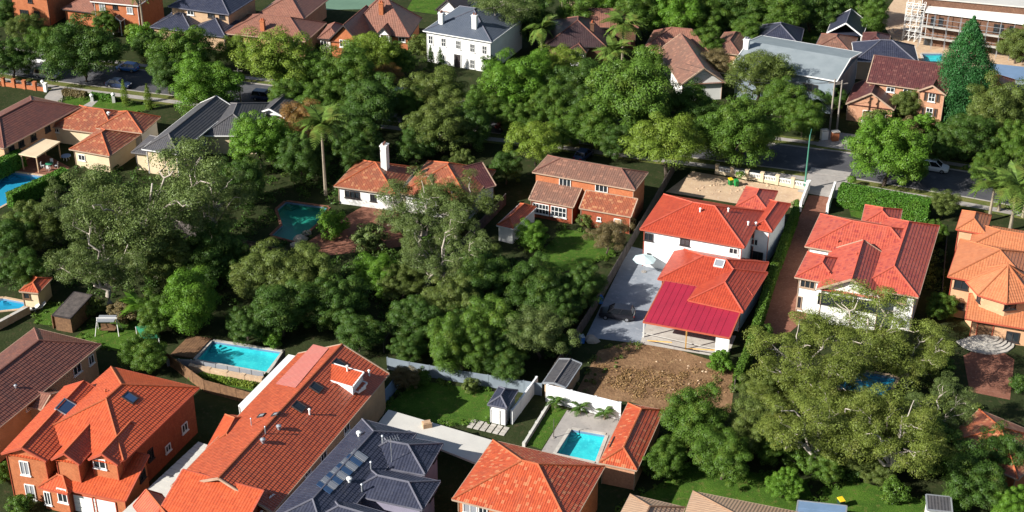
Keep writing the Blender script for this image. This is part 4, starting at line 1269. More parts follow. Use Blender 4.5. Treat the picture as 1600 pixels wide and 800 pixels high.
gum_tree('gum_a', 21, 8, 12.5, 8, .105, 330, pr=1.4)
gum_tree('gum_b', 22, 8, 11.5, 7, .105, 350, pr=1.45)
gum_tree('gum_c', 23, 8, 13, 9, .105, 320, pr=1.4)
def conifer(key, seed, R, H, nlev, size, nl):
    rs = np.random.RandomState(seed)
    C, rad = [], []
    for k in range(nlev):
        f = k / (nlev - 1)
        r = R * min(1.0, (1 - f) * 1.9) ** .8 * (0.82 + .18 * min(1, f * 4))
        n = max(2, int(13 * r / R + 2))
        for j in range(n):
            a = 2 * math.pi * (j + rs.uniform()) / n
            rr = r * rs.uniform(.62, 1.0)
            C.append((math.cos(a) * rr, math.sin(a) * rr, .6 + f * (H - .8) + rs.uniform(-.3, .3))); rad.append(max(.25, .26 * r + .3) * rs.uniform(.8, 1.2))
        C.append((0, 0, .6 + f * (H - .8))); rad.append(max(.25, r * .7))
    V = puffs(rs, np.array(C), np.array(rad), nl, size, 1.0, .8, .1, .4)
    mb = MB(); mb.tube([Vector((0, 0, -.2)), Vector((0, 0, H * .6)), Vector((0, 0, H * .96))], [R * .09, R * .05, .02], 7)
    PROTO[key] = (quads_mesh('crown', V), mb.mesh('trunk'), R, H / 2, 'bark')
conifer('conifer', 31, 4.2, 15, 26, .13, 190)
conifer('cypress', 32, .75, 6, 16, .09, 26)

def plant(key, pos, s, sz, tint, label, name, cat, group=None, rz=None):
    cm, tm, R, zc, bark = PROTO[key]
    e = empty(name, pos, RNG.uniform(0, 6.28) if rz is None else rz)
    sx_ = RNG.uniform(.9, 1.1) if cat == 'tree' else 1.0
    e.scale = (s * sx_, s / sx_, sz)
    tag(e, label, cat, group)
    obj('crown', cm, LEAF[tint], e)
    obj('trunk', tm, M[bark], e)
    return e

def tree(key, cx, cy, rpx, tint, label, hz=1.0, name=None, cat='tree', lift=1.0):
    """crown centre at pixel (cx, cy), crown radius rpx pixels; it stands on the ground below that point"""
    cm, tm, R, zc, bark = PROTO[key]
    s = rpx / scale_at(cy, 4) / R
    z = zc * s * hz
    s = rpx / scale_at(cy, z) / R
    z = zc * s * hz * lift
    p = P(cx, cy, z)
    nm = name or ('gum_tree' if key.startswith('gum') else 'conifer_tree' if key == 'conifer' else 'cypress_tree' if key == 'cypress' else 'shrub' if key.startswith('bush') else 'leafy_tree')
    if nm == 'shrub': cat = 'shrub'
    return plant(key, (p.x, p.y, 0), s, s * hz * lift, tint, label, nm, cat)

R_, L_, T_, G_, B_ = ('round_a', 'round_b', 'round_c'), ('loose_a', 'loose_b'), ('tall_a', 'tall_b'), ('gum_a', 'gum_b', 'gum_c'), ('bush_a', 'bush_b')
_kind = {'r': R_, 'l': L_, 't': T_, 'g': G_, 'b': B_}
TREES = [
    # kind, crown px x, y, radius px, tint, what singles it out
    # --- top left, along the street
    ('r', 128, 80, 50, 'dark', "big round dark green street tree left of the blue car"),
    ('r', 16, 92, 34, 'dark', "dark street tree at the left edge beside the silver car"),
    ('l', 38, 42, 24, 'olive', "pale green small tree in front of the top left brick house"),
    ('t', 8, 22, 18, 'dark', "narrow dark tree at the top left corner"),
    ('r', 282, 84, 46, 'mid', "dense dome shaped street tree right of the blue car"),
    ('r', 262, 118, 26, 'dark', "dark lower tree under the dome shaped street tree"),
    ('r', 318, 134, 44, 'bright', "bright bushy tree with orange tinge behind the charcoal roof"),
    ('l', 366, 82, 27, 'lime', "light umbrella shaped tree below the pinkish hip roof"),
    ('l', 432, 94, 50, 'lime', "broad yellow-green tree below the wide hip-roofed house"),
    ('r', 480, 118, 36, 'mid', "mid green tree between the yellow-green tree and the street"),
    ('l', 578, 84, 38, 'lime', "light green tree in front of the steep gabled brick house"),
    ('r', 545, 118, 38, 'mid', "grey-green street tree below the steep gabled brick house"),
    ('l', 600, 118, 22, 'autumn', "small tree with pinkish leaves left of the white mansion"),
    ('r', 510, 158, 36, 'mid', "dense street tree right of the dark blue car"),
    ('r', 580, 165, 42, 'dark', "dark olive street tree left of the silver car by the mansion"),
    ('l', 476, 192, 36, 'autumn', "loose tree with rusty leaves beside the tall palm"),
    ('r', 405, 218, 42, 'bright', "bright green tree right of the charcoal roofs"),
    ('r', 555, 212, 36, 'dark', "dark tree behind the white bungalow chimney"),
    ('r', 682, 146, 42, 'olive', "rounded olive tree in front of the white mansion"),
    ('r', 690, 196, 48, 'olive', "olive tree on the verge above the white bungalow"),
    ('r', 795, 136, 44, 'bright', "big bright green tree right of the white mansion"),
    ('r', 752, 172, 32, 'mid', "mid green tree between olive tree and bright green tree"),
    ('g', 790, 18, 48, 'gum', "tall sparse gum tree at the top beside the white mansion"),
    ('t', 836, 30, 28, 'dark', "dark narrow tree right of the tall sparse gum"),
    ('b', 205, 48, 12, 'lime', "pale bush below the white windowed brick house"),
    ('b', 225, 62, 20, 'bright', "rounded bush under the thin palm by the slate house"),
    ('r', 164, 36, 18, 'mid', "small tree hiding the corner of the white windowed brick house"),
    ('b', 655, 70, 16, 'olive', "small bush left of the white mansion wall"),
    # --- top centre and right
    ('l', 880, 104, 34, 'lime', "light airy tree below the dark brown roofed house"),
    ('t', 838, 118, 26, 'bright', "upright green tree right of the big bright green tree"),
    ('r', 906, 140, 42, 'dark', "dark spreading tree above the bright path"),
    ('r', 1010, 98, 26, 'mid', "small dense round tree left of the steep terracotta gable"),
    ('r', 985, 152, 60, 'mid', "large grey-green tree above the brick house"),
    ('r', 925, 196, 34, 'mid', "mid green verge tree behind the brick house roof"),
    ('l', 838, 222, 40, 'lime', "yellow-green tree at the left front of the brick house"),
    ('l', 1042, 226, 48, 'lime', "yellow-green street tree right of the brick house roof"),
    ('r', 965, 222, 26, 'dark', "dark tree just behind the brick house roof"),
    ('r', 1158, 208, 56, 'mid', "dense mid green street tree above the sandy front yard"),
    ('l', 1186, 118, 44, 'olive', "tree with orange trunk in front of the grey modern house"),
    ('l', 1118, 100, 26, 'brownish', "thin brownish tree right of the steep terracotta gable"),
    ('r', 1060, 18, 40, 'bright', "bright leafy tree at the top behind the terracotta gable"),
    ('r', 992, 22, 32, 'mid', "mid green tree at the top right of the dark brown roof"),
    ('r', 1108, 22, 34, 'mid', "green tree at the top between two bright trees"),
    ('r', 1152, 14, 40, 'dark', "dark tree at the top above the small terracotta hip"),
    ('r', 1166, 52, 22, 'mid', "small green tree left of the slate pyramid roof"),
    ('r', 1212, 16, 36, 'mid', "mid green tree at the top behind the slate pyramid roof"),
    ('r', 1268, 14, 38, 'dark', "dark tree at the top left of the white gabled pavilion"),
    ('r', 1325, 6, 32, 'dark', "dark tree at the top behind the white gabled pavilion"),
    ('t', 1362, 26, 22, 'mid', "upright green tree right of the white gabled pavilion"),
    ('t', 900, 24, 26, 'mid', "green tree at the top left of the dark brown roof"),
    ('r', 940, 12, 30, 'bright', "bright tree at the top above the dark brown roof"),
    ('l', 1222, 158, 34, 'mid', "leafy tree hiding the wall of the grey modern house"),
    ('r', 1296, 150, 24, 'dark', "dark tree at the right end of the grey modern house"),
    ('r', 1415, 162, 22, 'olive', "neat round tree in front of the pink brick house"),
    ('b', 1370, 196, 26, 'olive', "low bush in front of the pink brick garage"),
    ('r', 1388, 236, 54, 'bright', "bright green street tree left of the white car"),
    ('r', 1560, 176, 44, 'olive', "olive green tree right of the tall conifer"),
    ('r', 1512, 214, 36, 'dark', "dark tree below the tall conifer"),
    ('r', 1592, 224, 36, 'mid', "mid green tree at the right edge above the palms"),
    ('r', 1590, 70, 26, 'olive', "tree in front of the scaffold at the right edge"),
    ('l', 1474, 318, 24, 'olive', "olive bushy tree at the right end of the clipped hedge"),
    ('r', 1462, 362, 20, 'mid', "green tree beside the right wall of the salmon roofed house"),
    ('b', 1448, 196, 18, 'bright', "bright shrub at the foot of the conifer"),
    ('b', 1420, 206, 20, 'brownish', "brownish shrub below the round tree by the pink brick house"),
    # --- middle left
    ('g', 232, 322, 108, 'gum', "huge gum tree with pale bare limbs left of centre"),
    ('g', 120, 318, 50, 'gum', "smaller gum tree behind the hedge-lined pool"),
    ('g', 325, 318, 62, 'gum', "gum tree at the right side of the huge gum"),
    ('r', 56, 352, 44, 'olive', "olive tree at the left edge below the turquoise pool"),
    ('g', 160, 395, 78, 'gum', "gum tree in front of the huge gum"),
    ('r', 36, 425, 36, 'dark', "dark tree at the left edge above the rust roofed hut"),
    ('r', 250, 400, 56, 'olive', "olive tree below the huge gum"),
    ('r', 20, 372, 34, 'dark', "dark tree by the left edge beside the olive tree"),
    ('r', 378, 285, 40, 'dark', "dark tree between the huge gum and the dark pool"),
    ('r', 335, 400, 54, 'dark', "dark tree left of the terrace trees"),
    ('r', 415, 430, 46, 'olive', "olive-dark tree below the dark green pool"),
    ('r', 478, 430, 50, 'olive', "olive tree below the brick terrace"),
    ('r', 524, 468, 48, 'dark', "dark olive tree above the long orange roof"),
    ('r', 438, 484, 44, 'dark', "dark tree above the bright turquoise pool"),
    ('r', 560, 520, 34, 'dark', "dark tree behind the end of the long orange roof"),
    ('t', 298, 472, 42, 'bright', "bright green upright tree above the timber pool deck"),
    ('r', 244, 492, 30, 'mid', "mid green tree beside the green shade cloth"),
    ('r', 226, 552, 33, 'mid', "round tree behind the two-storey orange house"),
    ('r', 385, 505, 34, 'dark', "dark tree at the far side of the bright turquoise pool"),
    ('r', 590, 428, 34, 'bright', "bright green bushy tree in the middle of the dark trees"),
    ('g', 655, 330, 62, 'gum', "grey-green gum tree in front of the white bungalow"),
    ('g', 712, 318, 58, 'olive', "olive gum tree covering the maroon end of the bungalow roof"),
    ('g', 690, 392, 60, 'gum', "gum tree with thin white trunk left of the brick house yard"),
    ('b', 520, 350, 24, 'bright', "bright green bush between the dark pool and the white bungalow"),
    ('b', 578, 372, 26, 'gum', "grey-green bush on the brick terrace"),
    ('r', 832, 368, 24, 'bright', "small vivid green round tree on the lawn of the brick house"),
    ('l', 950, 370, 30, 'brownish', "brown-green bushy tree in front of the brick house"),
    ('r', 706, 470, 44, 'olive', "olive tree in the dark back garden, upper left"),
    ('r', 758, 440, 44, 'dark', "dark tree in the back garden below the lawn"),
    ('r', 836, 450, 48, 'dark', "broad dark tree at the near edge of the brick house lawn"),
    ('r', 912, 446, 36, 'dark', "dark tree beside the concrete driveway"),
    ('r', 768, 505, 42, 'mid', "mid green tree in the middle of the back garden"),
    ('l', 842, 520, 48, 'gum', "grey-green tree near the mossy shed"),
    ('t', 700, 540, 34, 'mid', "upright bamboo-like clump near the rear fence, left one"),
    ('t', 745, 548, 28, 'mid', "upright bamboo-like clump near the rear fence, right one"),
    ('r', 648, 500, 40, 'dark', "dark tree left of the bamboo-like clumps"),
    ('r', 880, 478, 34, 'dark', "dark tree next to the black car"),
    ('r', 632, 590, 20, 'brownish', "brownish shrub tree at the corner of the back lawn"),
    ('r', 790, 565, 34, 'dark', "dark low tree behind the white garden shed"),
    ('r', 628, 440, 34, 'olive', "olive tree left of the thin white trunk"),
    ('l', 752, 400, 28, 'olive', "olive tree at the left edge of the brick house yard"),
    # --- right side
    ('g', 1262, 568, 84, 'goldgum', "golden-green gum crown beside the brick driveway"),
    ('g', 1345, 520, 80, 'goldgum', "golden gum crown in front of the salmon roofed house"),
    ('g', 1275, 662, 84, 'goldgum', "golden-green gum crown beside the bright green tree at the bottom"),
    ('g', 1400, 680, 86, 'goldgum', "golden-green gum crown above the right bottom lawn"),
    ('g', 1422, 556, 58, 'goldgum', "golden gum crown left of the curved steps"),
    ('g', 1468, 640, 48, 'gum', "green gum crown nearest the shaded terracotta roof"),
    ('r', 1462, 700, 44, 'dark', "dark tree under the gums left of the shaded terracotta roof"),
    ('r', 1340, 712, 36, 'olive', "olive tree at the top edge of the right bottom lawn"),
    ('r', 1560, 712, 40, 'dark', "dark tree in front of the shaded terracotta roof"),
    ('r', 1195, 610, 34, 'olive', "olive tree at the lower end of the long hedge"),
    ('r', 1215, 690, 36, 'mid', "mid green tree below the golden gum crowns"),
    ('r', 335, 160, 22, 'dark', "small dark tree behind the charcoal gable"),
    ('r', 650, 226, 26, 'dark', "dark tree behind the white bungalow roof"),
    ('r', 470, 248, 36, 'dark', "dark tree left of the tall palm"),
    ('r', 560, 250, 28, 'dark', "dark tree between the tall palm and the white chimney"),
    ('r', 620, 95, 24, 'mid', "mid green tree right of the pinkish leaved tree"),
    ('b', 768, 100, 14, 'dark', "dark bush in front of the mansion's right end"),
    ('r', 1075, 165, 34, 'mid', "mid green tree left of the blue car in the shade"),
    ('r', 1255, 185, 30, 'mid', "mid green tree in front of the grey modern house wall"),
    ('r', 925, 165, 36, 'dark', "dark tree left of the large grey-green tree"),
    ('r', 860, 165, 30, 'mid', "mid green tree below the light airy tree"),
    ('r', 1105, 70, 24, 'mid', "mid green tree behind the small terracotta hip"),
    ('r', 720, 255, 22, 'olive', "small olive tree right of the bungalow ridge"),
    ('r', 790, 262, 24, 'dark', "dark tree left of the brick house by its fence"),
    ('r', 735, 200, 30, 'dark', "dark street tree right of the lower olive tree"),
    ('r', 810, 185, 28, 'mid', "mid green street tree left of the maroon car"),
    ('r', 880, 205, 26, 'mid', "street tree above the left end of the brick house roof"),
    ('r', 1100, 200, 34, 'dark', "dark street tree between the blue car and the dense street tree"),
    ('r', 1010, 196, 30, 'mid', "mid green street tree right of the large grey-green tree"),
    ('r', 640, 165, 26, 'mid', "mid green street tree beside the silver car by the mansion"),
    ('r', 450, 150, 26, 'mid', "mid green street tree right of the navy parked car"),
    ('r', 232, 70, 22, 'dark', "dark street tree between the blue car and the dome tree"),
    ('r', 70, 70, 24, 'mid', "mid green tree behind the white car at the upper left"),
    ('r', 1230, 120, 18, 'dark', "small dark tree at the front of the grey modern house"),
    ('r', 1465, 230, 26, 'dark', "dark tree left of the dark tree below the conifer"),
    ('r', 1430, 262, 20, 'mid', "small tree left of the white car"),
    ('r', 1545, 262, 28, 'mid', "mid green tree right of the white car"),
    ('r', 720, 500, 34, 'dark', "dark tree between the bamboo-like clumps and the olive tree"),
    ('r', 800, 540, 32, 'dark', "dark tree behind the white wall of the garden shed"),
    ('r', 640, 545, 26, 'dark', "dark tree at the left end of the rear fence"),
    ('r', 870, 540, 22, 'dark', "small dark tree left of the bare earth yard"),
    ('g', 1300, 608, 56, 'goldgum', "golden gum crown just left of the glimpsed blue pool"),
    ('g', 1345, 668, 60, 'goldgum', "golden gum crown just below the glimpsed blue pool"),
    ('g', 1220, 625, 50, 'goldgum', "golden gum crown nearest the lower end of the long hedge"),
    ('r', 1290, 728, 26, 'mid', "green tree under the golden gums beside the shadowed lawn"),
    ('r', 1372, 738, 24, 'olive', "olive tree under the golden gums above the yellow bin lawn"),
    ('b', 1330, 738, 16, 'dark', "dark bush under the golden gums right of the bright green tree"),
    ('r', 1470, 575, 22, 'dark', "dark tree left of the curved steps"),
    ('r', 1088, 655, 48, 'mid', "dense green tree right of the bare earth yard"),
    ('r', 1040, 715, 36, 'mid', "round green tree beside the small tiled pavilion"),
    ('r', 1130, 712, 44, 'mid', "dense green tree shading the lawn at the bottom"),
    ('r', 1178, 668, 42, 'olive', "olive tree between the dense green trees and the huge gum"),
    ('r', 1226, 756, 28, 'bright', "bright green tree between the two bottom lawns"),
    ('r', 1520, 748, 48, 'dark', "dark glossy tree beside the grey roofed garden shed"),
    ('r', 1470, 480, 22, 'mid', "green tree right of the salmon roofed house"),
    ('r', 1585, 788, 34, 'bright', "bright green tree in the bottom right corner"),
    ('b', 1592, 600, 16, 'dark', "dark shrub at the right edge below the peach house"),
    ('b', 1126, 566, 20, 'bright', "green shrub at the corner of the carport"),
    ('b', 1196, 520, 12, 'mid', "small shrub in the hedge line along the driveway"),
    ('b', 1250, 720, 24, 'mid', "shrub under the golden gum above the bottom lawn"),
    ('b', 1400, 768, 22, 'mid', "shrub at the top edge of the right bottom lawn"),
    ('b', 1495, 790, 12, 'bright', "bright shrub right of the grey roofed garden shed"),
    ('b', 660, 590, 14, 'mid', "shrub along the rear fence of the back lawn"),
    ('b', 735, 602, 14, 'olive', "olive shrub along the rear fence near the white shed"),
    ('b', 145, 478, 18, 'olive', "pale shrub on the lawn above the brown-red roof"),
    ('b', 195, 488, 22, 'brownish', "yellowish shrub above the green shade cloth"),
    ('b', 425, 532, 14, 'bright', "green shrub at the far corner of the bright turquoise pool"),
    ('b', 32, 790, 20, 'mid', "leafy shrub at the bottom left corner"),
    ('b', 5, 740, 16, 'mid', "shrub at the left edge beside the orange brick house"),
    ('b', 640, 355, 20, 'olive', "olive shrub below the bungalow wall"),
    ('b', 720, 350, 18, 'lime', "yellow-green shrub right of the grey-green gum"),
    ('b', 1245, 320, 9, 'mid', "small shrub by the white gate pillar"),
    ('b', 980, 352, 14, 'brownish', "brownish shrub at the right corner of the brick house"),
    ('b', 915, 345, 13, 'olive', "olive shrub against the brick house wall"),
    ('b', 95, 560, 10, 'mid', "tiny shrub by the brown-red roofed house wall"),
    ('cypress', 194, 146, 5, 'lime', "slim yellow-green cypress by the front path, left of two"),
    ('cypress', 231, 152, 5, 'lime', "slim yellow-green cypress by the front path, right of two"),
    ('cypress', 673, 92, 5, 'dark', "slim dark cypress at the mansion wall, left of two"),
    ('cypress', 688, 95, 5, 'dark', "slim dark cypress at the mansion wall, right of two"),
    ('conifer', 1510, 108, 39, 'conifer', "tall dark green cone shaped conifer at the upper right"),
]
for i_, (k_, cx, cy, rp, tint, lab) in enumerate(TREES):
    key = _kind[k_][i_ % len(_kind[k_])] if k_ in _kind else k_
    hz = 1.25 if key == 'conifer' else RNG.uniform(.92, 1.1) * (.86 if tint == 'goldgum' else 1)
    tree(key, cx, cy, rp * (1.0 if key in ('conifer', 'cypress') else 1.2 if cy < 250 else 1.1), tint, lab, hz)

# ---- palms: trunk and single fronds
def frond_mesh(L=2.6, droop=.9, seed=0):
    rs = np.random.RandomState(seed)
    Q = []
    n = 16
    for k in range(n):
        t = (k + .5) / n
        p = np.array([L * t, 0, .9 * math.sin(t * 2.2) * droop - droop * 1.5 * t * t])
        w = .62 * math.sin(math.pi * min(1, t * .9 + .12)) + .08
        for s in (-1, 1):
            e = p + np.array([.30, s * w, -.25 * w + rs.normal() * .04])
            Q.append([p + [-.07, 0, 0], p + [.10, 0, 0], e + [.05, 0, 0], e - [.05, 0, 0]])
    return quads_mesh('frond', np.array(Q))
FROND = [frond_mesh(seed=k, droop=.7 + .15 * k) for k in range(3)]
def palm(bx, by, top, s, label, n=18, tint='palm', lean=0.0):
    """base at pixel (bx, by), crown at height top metres"""
    b = P(bx, by, 0)
    e = empty("palm_tree", (b.x, b.y, 0)); tag(e, label, "palm")
    mb = MB(); mb.tube([Vector((0, 0, -.1)), Vector((lean * .4, 0, top * .5)), Vector((lean, 0, top))], [.22 * s ** .5, .16 * s ** .5, .13 * s ** .5], 7)
    mb.build('trunk', M['palm_bark'], e)
    for k in range(n):
        o = obj('frond', FROND[k % 3], LEAF[tint], e)
        o.location = (lean, 0, top)
        el = RNG.uniform(-.75, .75)
        o.rotation_euler = (RNG.uniform(-.2, .2), -el, 2.4 * k + RNG.uniform(-.2, .2))
        o.scale = (s, s, s)
palm(509, 305, 11.5, 1.5, "tall palm with hanging yellow fronds left of the white bungalow", 26)
palm(226, 60, 10.0, 1.3, "tall palm with yellow fronds in front of the slate house", 20)
palm(972, 100, 7.5, 1.6, "bright palm in front of the dark brown roofed house", 22)
palm(958, 122, 5.0, 1.4, "shorter palm below the dark brown roofed house", 18)
palm(846, 92, 6.0, 1.3, "palm at the left end of the dark brown roofed house", 18)
palm(878, 38, 9.0, 1.3, "thin trunked palm at the top behind the dark brown roof", 16)
palm(1545, 345, 6.0, 1.5, "palm by the right edge behind the peach house, left one", 22)
palm(1578, 360, 7.0, 1.6, "palm by the right edge behind the peach house, middle one", 22)
palm(1598, 340, 6.0, 1.5, "palm cut by the right edge behind the peach house", 20)
palm(222, 515, 3.5, 1.0, "small palm beside the green shade cloth", 14, 'bright')
palm(1560, 330, 4.5, 1.3, "short palm in the clump behind the peach house", 18)
for x, y, w_ in ((868, 637, 'leftmost'), (906, 646, 'middle'), (944, 655, 'rightmost')):
    palm(x, y, .9, .5, "small spiky yucca against the white wall, %s of three" % w_, 14, 'dark')

# ---- clipped hedges
def hedge(pts, w, hgt, tint, label, size=.12, dens=150):
    rs = np.random.RandomState(len(label))
    a = [P(x, y, 0) for x, y in pts]
    c = sum(a, Vector()) / len(a)
    th = Thing("hedge", label, "hedge", (c.x, c.y, 0))
    pos, nrm = [], []
    core = MB()
    for i in range(len(a) - 1):
        d = a[i + 1] - a[i]; L = d.length; u = d / L; v = Vector((-u.y, u.x, 0))
        core.bar(a[i] + Vector((0, 0, hgt * .46)), a[i + 1] + Vector((0, 0, hgt * .46)), w * .72, hgt * .9)
        for (nn, area) in ((Vector((0, 0, 1)), L * w), (v, L * hgt), (-v, L * hgt), (u, w * hgt), (-u, w * hgt)):
            m_ = int(area * dens)
            for _ in range(m_):
                s_, t_, z_2 = rs.uniform(0, L), rs.uniform(-w / 2, w / 2), rs.uniform(.05, hgt)
                if nn.z: z_2 = hgt + rs.normal() * .06
                elif nn == v: t_ = w / 2 + rs.normal() * .06
                elif nn == -v: t_ = -w / 2 + rs.normal() * .06
                elif nn == u: s_ = L + rs.normal() * .06
                else: s_ = rs.normal() * .06
                p = a[i] + u * s_ + v * t_
                pos.append((p.x, p.y, z_2)); nrm.append(tuple(nn))
    pos, nrm = np.array(pos), np.array(nrm) + rs.normal(size=(len(pos), 3)) * .55
    nrm /= np.linalg.norm(nrm, axis=1, keepdims=True)
    V = leaf_quads(pos, nrm, size, rs) - np.array([c.x, c.y, 0])
    o = obj('foliage', quads_mesh('foliage', V), LEAF[tint], th.root)
    th.part('dark_core', core, 'soil')  # dark filler box added inside the hedge, hidden behind its leaves
hedge([(1310, 318), (1450, 344)], 2.4, 3.0, 'hedge', "tall clipped green hedge along the street behind the salmon roofed house")
hedge([(18, 326), (106, 286)], 1.5, 2.4, 'hedge', "dark clipped hedge between the turquoise pool and the gum trees")
hedge([(-10, 282), (36, 258)], 1.6, 2.6, 'hedge', "clipped hedge along the wall of the peach walled house")
hedge([(1242, 345), (1205, 445), (1170, 560), (1150, 610)], .9, 2.2, 'mid', "long narrow hedge along the brick driveway")
hedge([(100, 148), (135, 153)], 1.0, 1.0, 'brownish', "low reddish hedge by the footpath in front of the maroon roof")
hedge([(143, 154), (178, 158)], 1.0, 1.0, 'hedge', "low green hedge by the footpath in front of the terracotta roof")
hedge([(312, 590), (398, 606)], .6, .6, 'lime', "low yellow-green planting strip in front of the bright turquoise pool")

# ---- undergrowth: low leaf masses on the garden floor between the trees (nobody could count it)
def in_px(x, y, poly):
    ins = False
    for i in range(len(poly)):
        (x0, y0), (x1, y1) = poly[i], poly[i - 1]
        if (y0 > y) != (y1 > y) and x < (x1 - x0) * (y - y0) / (y1 - y0) + x0: ins = not ins
    return ins
def on_road(p):
    return any(abs((p - ROAD[i]).dot(Vector((-(ROAD[i + 1] - ROAD[i]).y, (ROAD[i + 1] - ROAD[i]).x, 0)).normalized())) < 8.2 and 0 <= (p - ROAD[i]).dot(ROAD[i + 1] - ROAD[i]) <= (ROAD[i + 1] - ROAD[i]).length_squared for i in range(len(ROAD) - 1))
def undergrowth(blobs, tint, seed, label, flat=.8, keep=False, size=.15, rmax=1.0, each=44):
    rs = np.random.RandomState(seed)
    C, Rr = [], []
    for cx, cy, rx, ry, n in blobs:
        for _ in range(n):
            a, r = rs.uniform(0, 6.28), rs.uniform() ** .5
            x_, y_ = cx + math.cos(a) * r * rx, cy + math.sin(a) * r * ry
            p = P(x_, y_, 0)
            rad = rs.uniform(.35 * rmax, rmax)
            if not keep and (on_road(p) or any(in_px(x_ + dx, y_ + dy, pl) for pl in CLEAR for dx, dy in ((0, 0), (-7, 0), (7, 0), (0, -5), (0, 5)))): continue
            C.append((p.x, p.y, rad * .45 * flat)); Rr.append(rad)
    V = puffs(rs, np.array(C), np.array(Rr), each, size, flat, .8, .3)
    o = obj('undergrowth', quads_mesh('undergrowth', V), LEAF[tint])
    tag(o, kind='stuff'); o["label"] = label
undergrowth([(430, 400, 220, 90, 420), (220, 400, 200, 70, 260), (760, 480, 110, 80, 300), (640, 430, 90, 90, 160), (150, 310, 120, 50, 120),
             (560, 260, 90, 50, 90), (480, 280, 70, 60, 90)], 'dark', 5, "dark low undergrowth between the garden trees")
undergrowth([(560, 100, 110, 40, 140), (900, 150, 100, 60, 200), (1080, 60, 120, 60, 160), (1220, 40, 110, 40, 130), (60, 60, 80, 30, 60), (1180, 170, 90, 50, 120)], 'mid', 6, "low mid green planting in the far front gardens")
undergrowth([(1340, 640, 150, 70, 240), (1500, 690, 80, 60, 120), (1110, 690, 70, 40, 80), (1540, 250, 80, 50, 120), (1440, 240, 70, 30, 50), (1460, 420, 16, 50, 40)], 'olive', 7, "low olive planting under the right side trees")
undergrowth([(1010, 600, 50, 22, 34), (1090, 600, 40, 25, 24), (960, 590, 30, 22, 10)], 'straw', 12, "thin dry golden grass on the bare earth yard", flat=.12, keep=True, size=.1, rmax=1.5, each=60)
def fringe(tint, seed, label, polys, per_m=1.6):
    rs = np.random.RandomState(seed); C, Rr = [], []
    for pl in polys:
        w = [P(x, y, 0) for x, y in pl]
        for i in range(len(w)):
            d = w[i] - w[i - 1]
            for _ in range(int(d.length * per_m)):
                p = w[i - 1] + d * rs.uniform() + Vector((rs.normal() * .35, rs.normal() * .35, 0))
                r = rs.uniform(.15, .5); C.append((p.x, p.y, r * .4)); Rr.append(r)
    o = obj('border_planting', quads_mesh('border_planting', puffs(rs, np.array(C), np.array(Rr), 40, .1, .8, .8, .3)), LEAF[tint])
    tag(o, kind='stuff'); o["label"] = label
fringe('mid', 31, "ragged low plants along the lawn edges", [l for k, l in enumerate(LAWNS) if k not in (2, 5, 9)])
fringe('olive', 32, "weeds along the edges of the bare earth yard", [[(895, 622), (935, 548), (1000, 535)], [(1148, 578), (1142, 642), (1045, 642)]], 1.2)

# ================================================================ cars
for k_, c_ in [('silver', (0.45, 0.46, 0.48)), ('blue', (0.02, 0.13, 0.42)), ('navy', (0.02, 0.035, 0.09)), ('black', (0.012, 0.012, 0.016)), ('white', (0.72, 0.72, 0.72)), ('maroon', (0.2, 0.03, 0.03))]:
    m_, _, N_, L_2, B_2 = _new('paint_' + k_)
    B_2.inputs["Base Color"].default_value = c4(c_); B_2.inputs["Roughness"].default_value = .3
    B_2.inputs["Coat Weight"].default_value = .6; B_2.inputs["Metallic"].default_value = .25 if k_ == 'silver' else 0
    M['paint_' + k_] = m_
M['car_glass'] = mat_glass('car_glass', (0.01, 0.012, 0.016))
defm('tyre', (0.018, 0.018, 0.018), (0.012, 0.012, 0.012)); defm('rim', (0.4, 0.4, 0.42), (0.3, 0.3, 0.32), metal=.6, rough=.35)
M['lamp_glass'] = mat_glass('lamp_glass', (0.6, 0.6, 0.58)); M['tail_glass'] = mat_glass('tail_glass', (0.35, 0.01, 0.01))

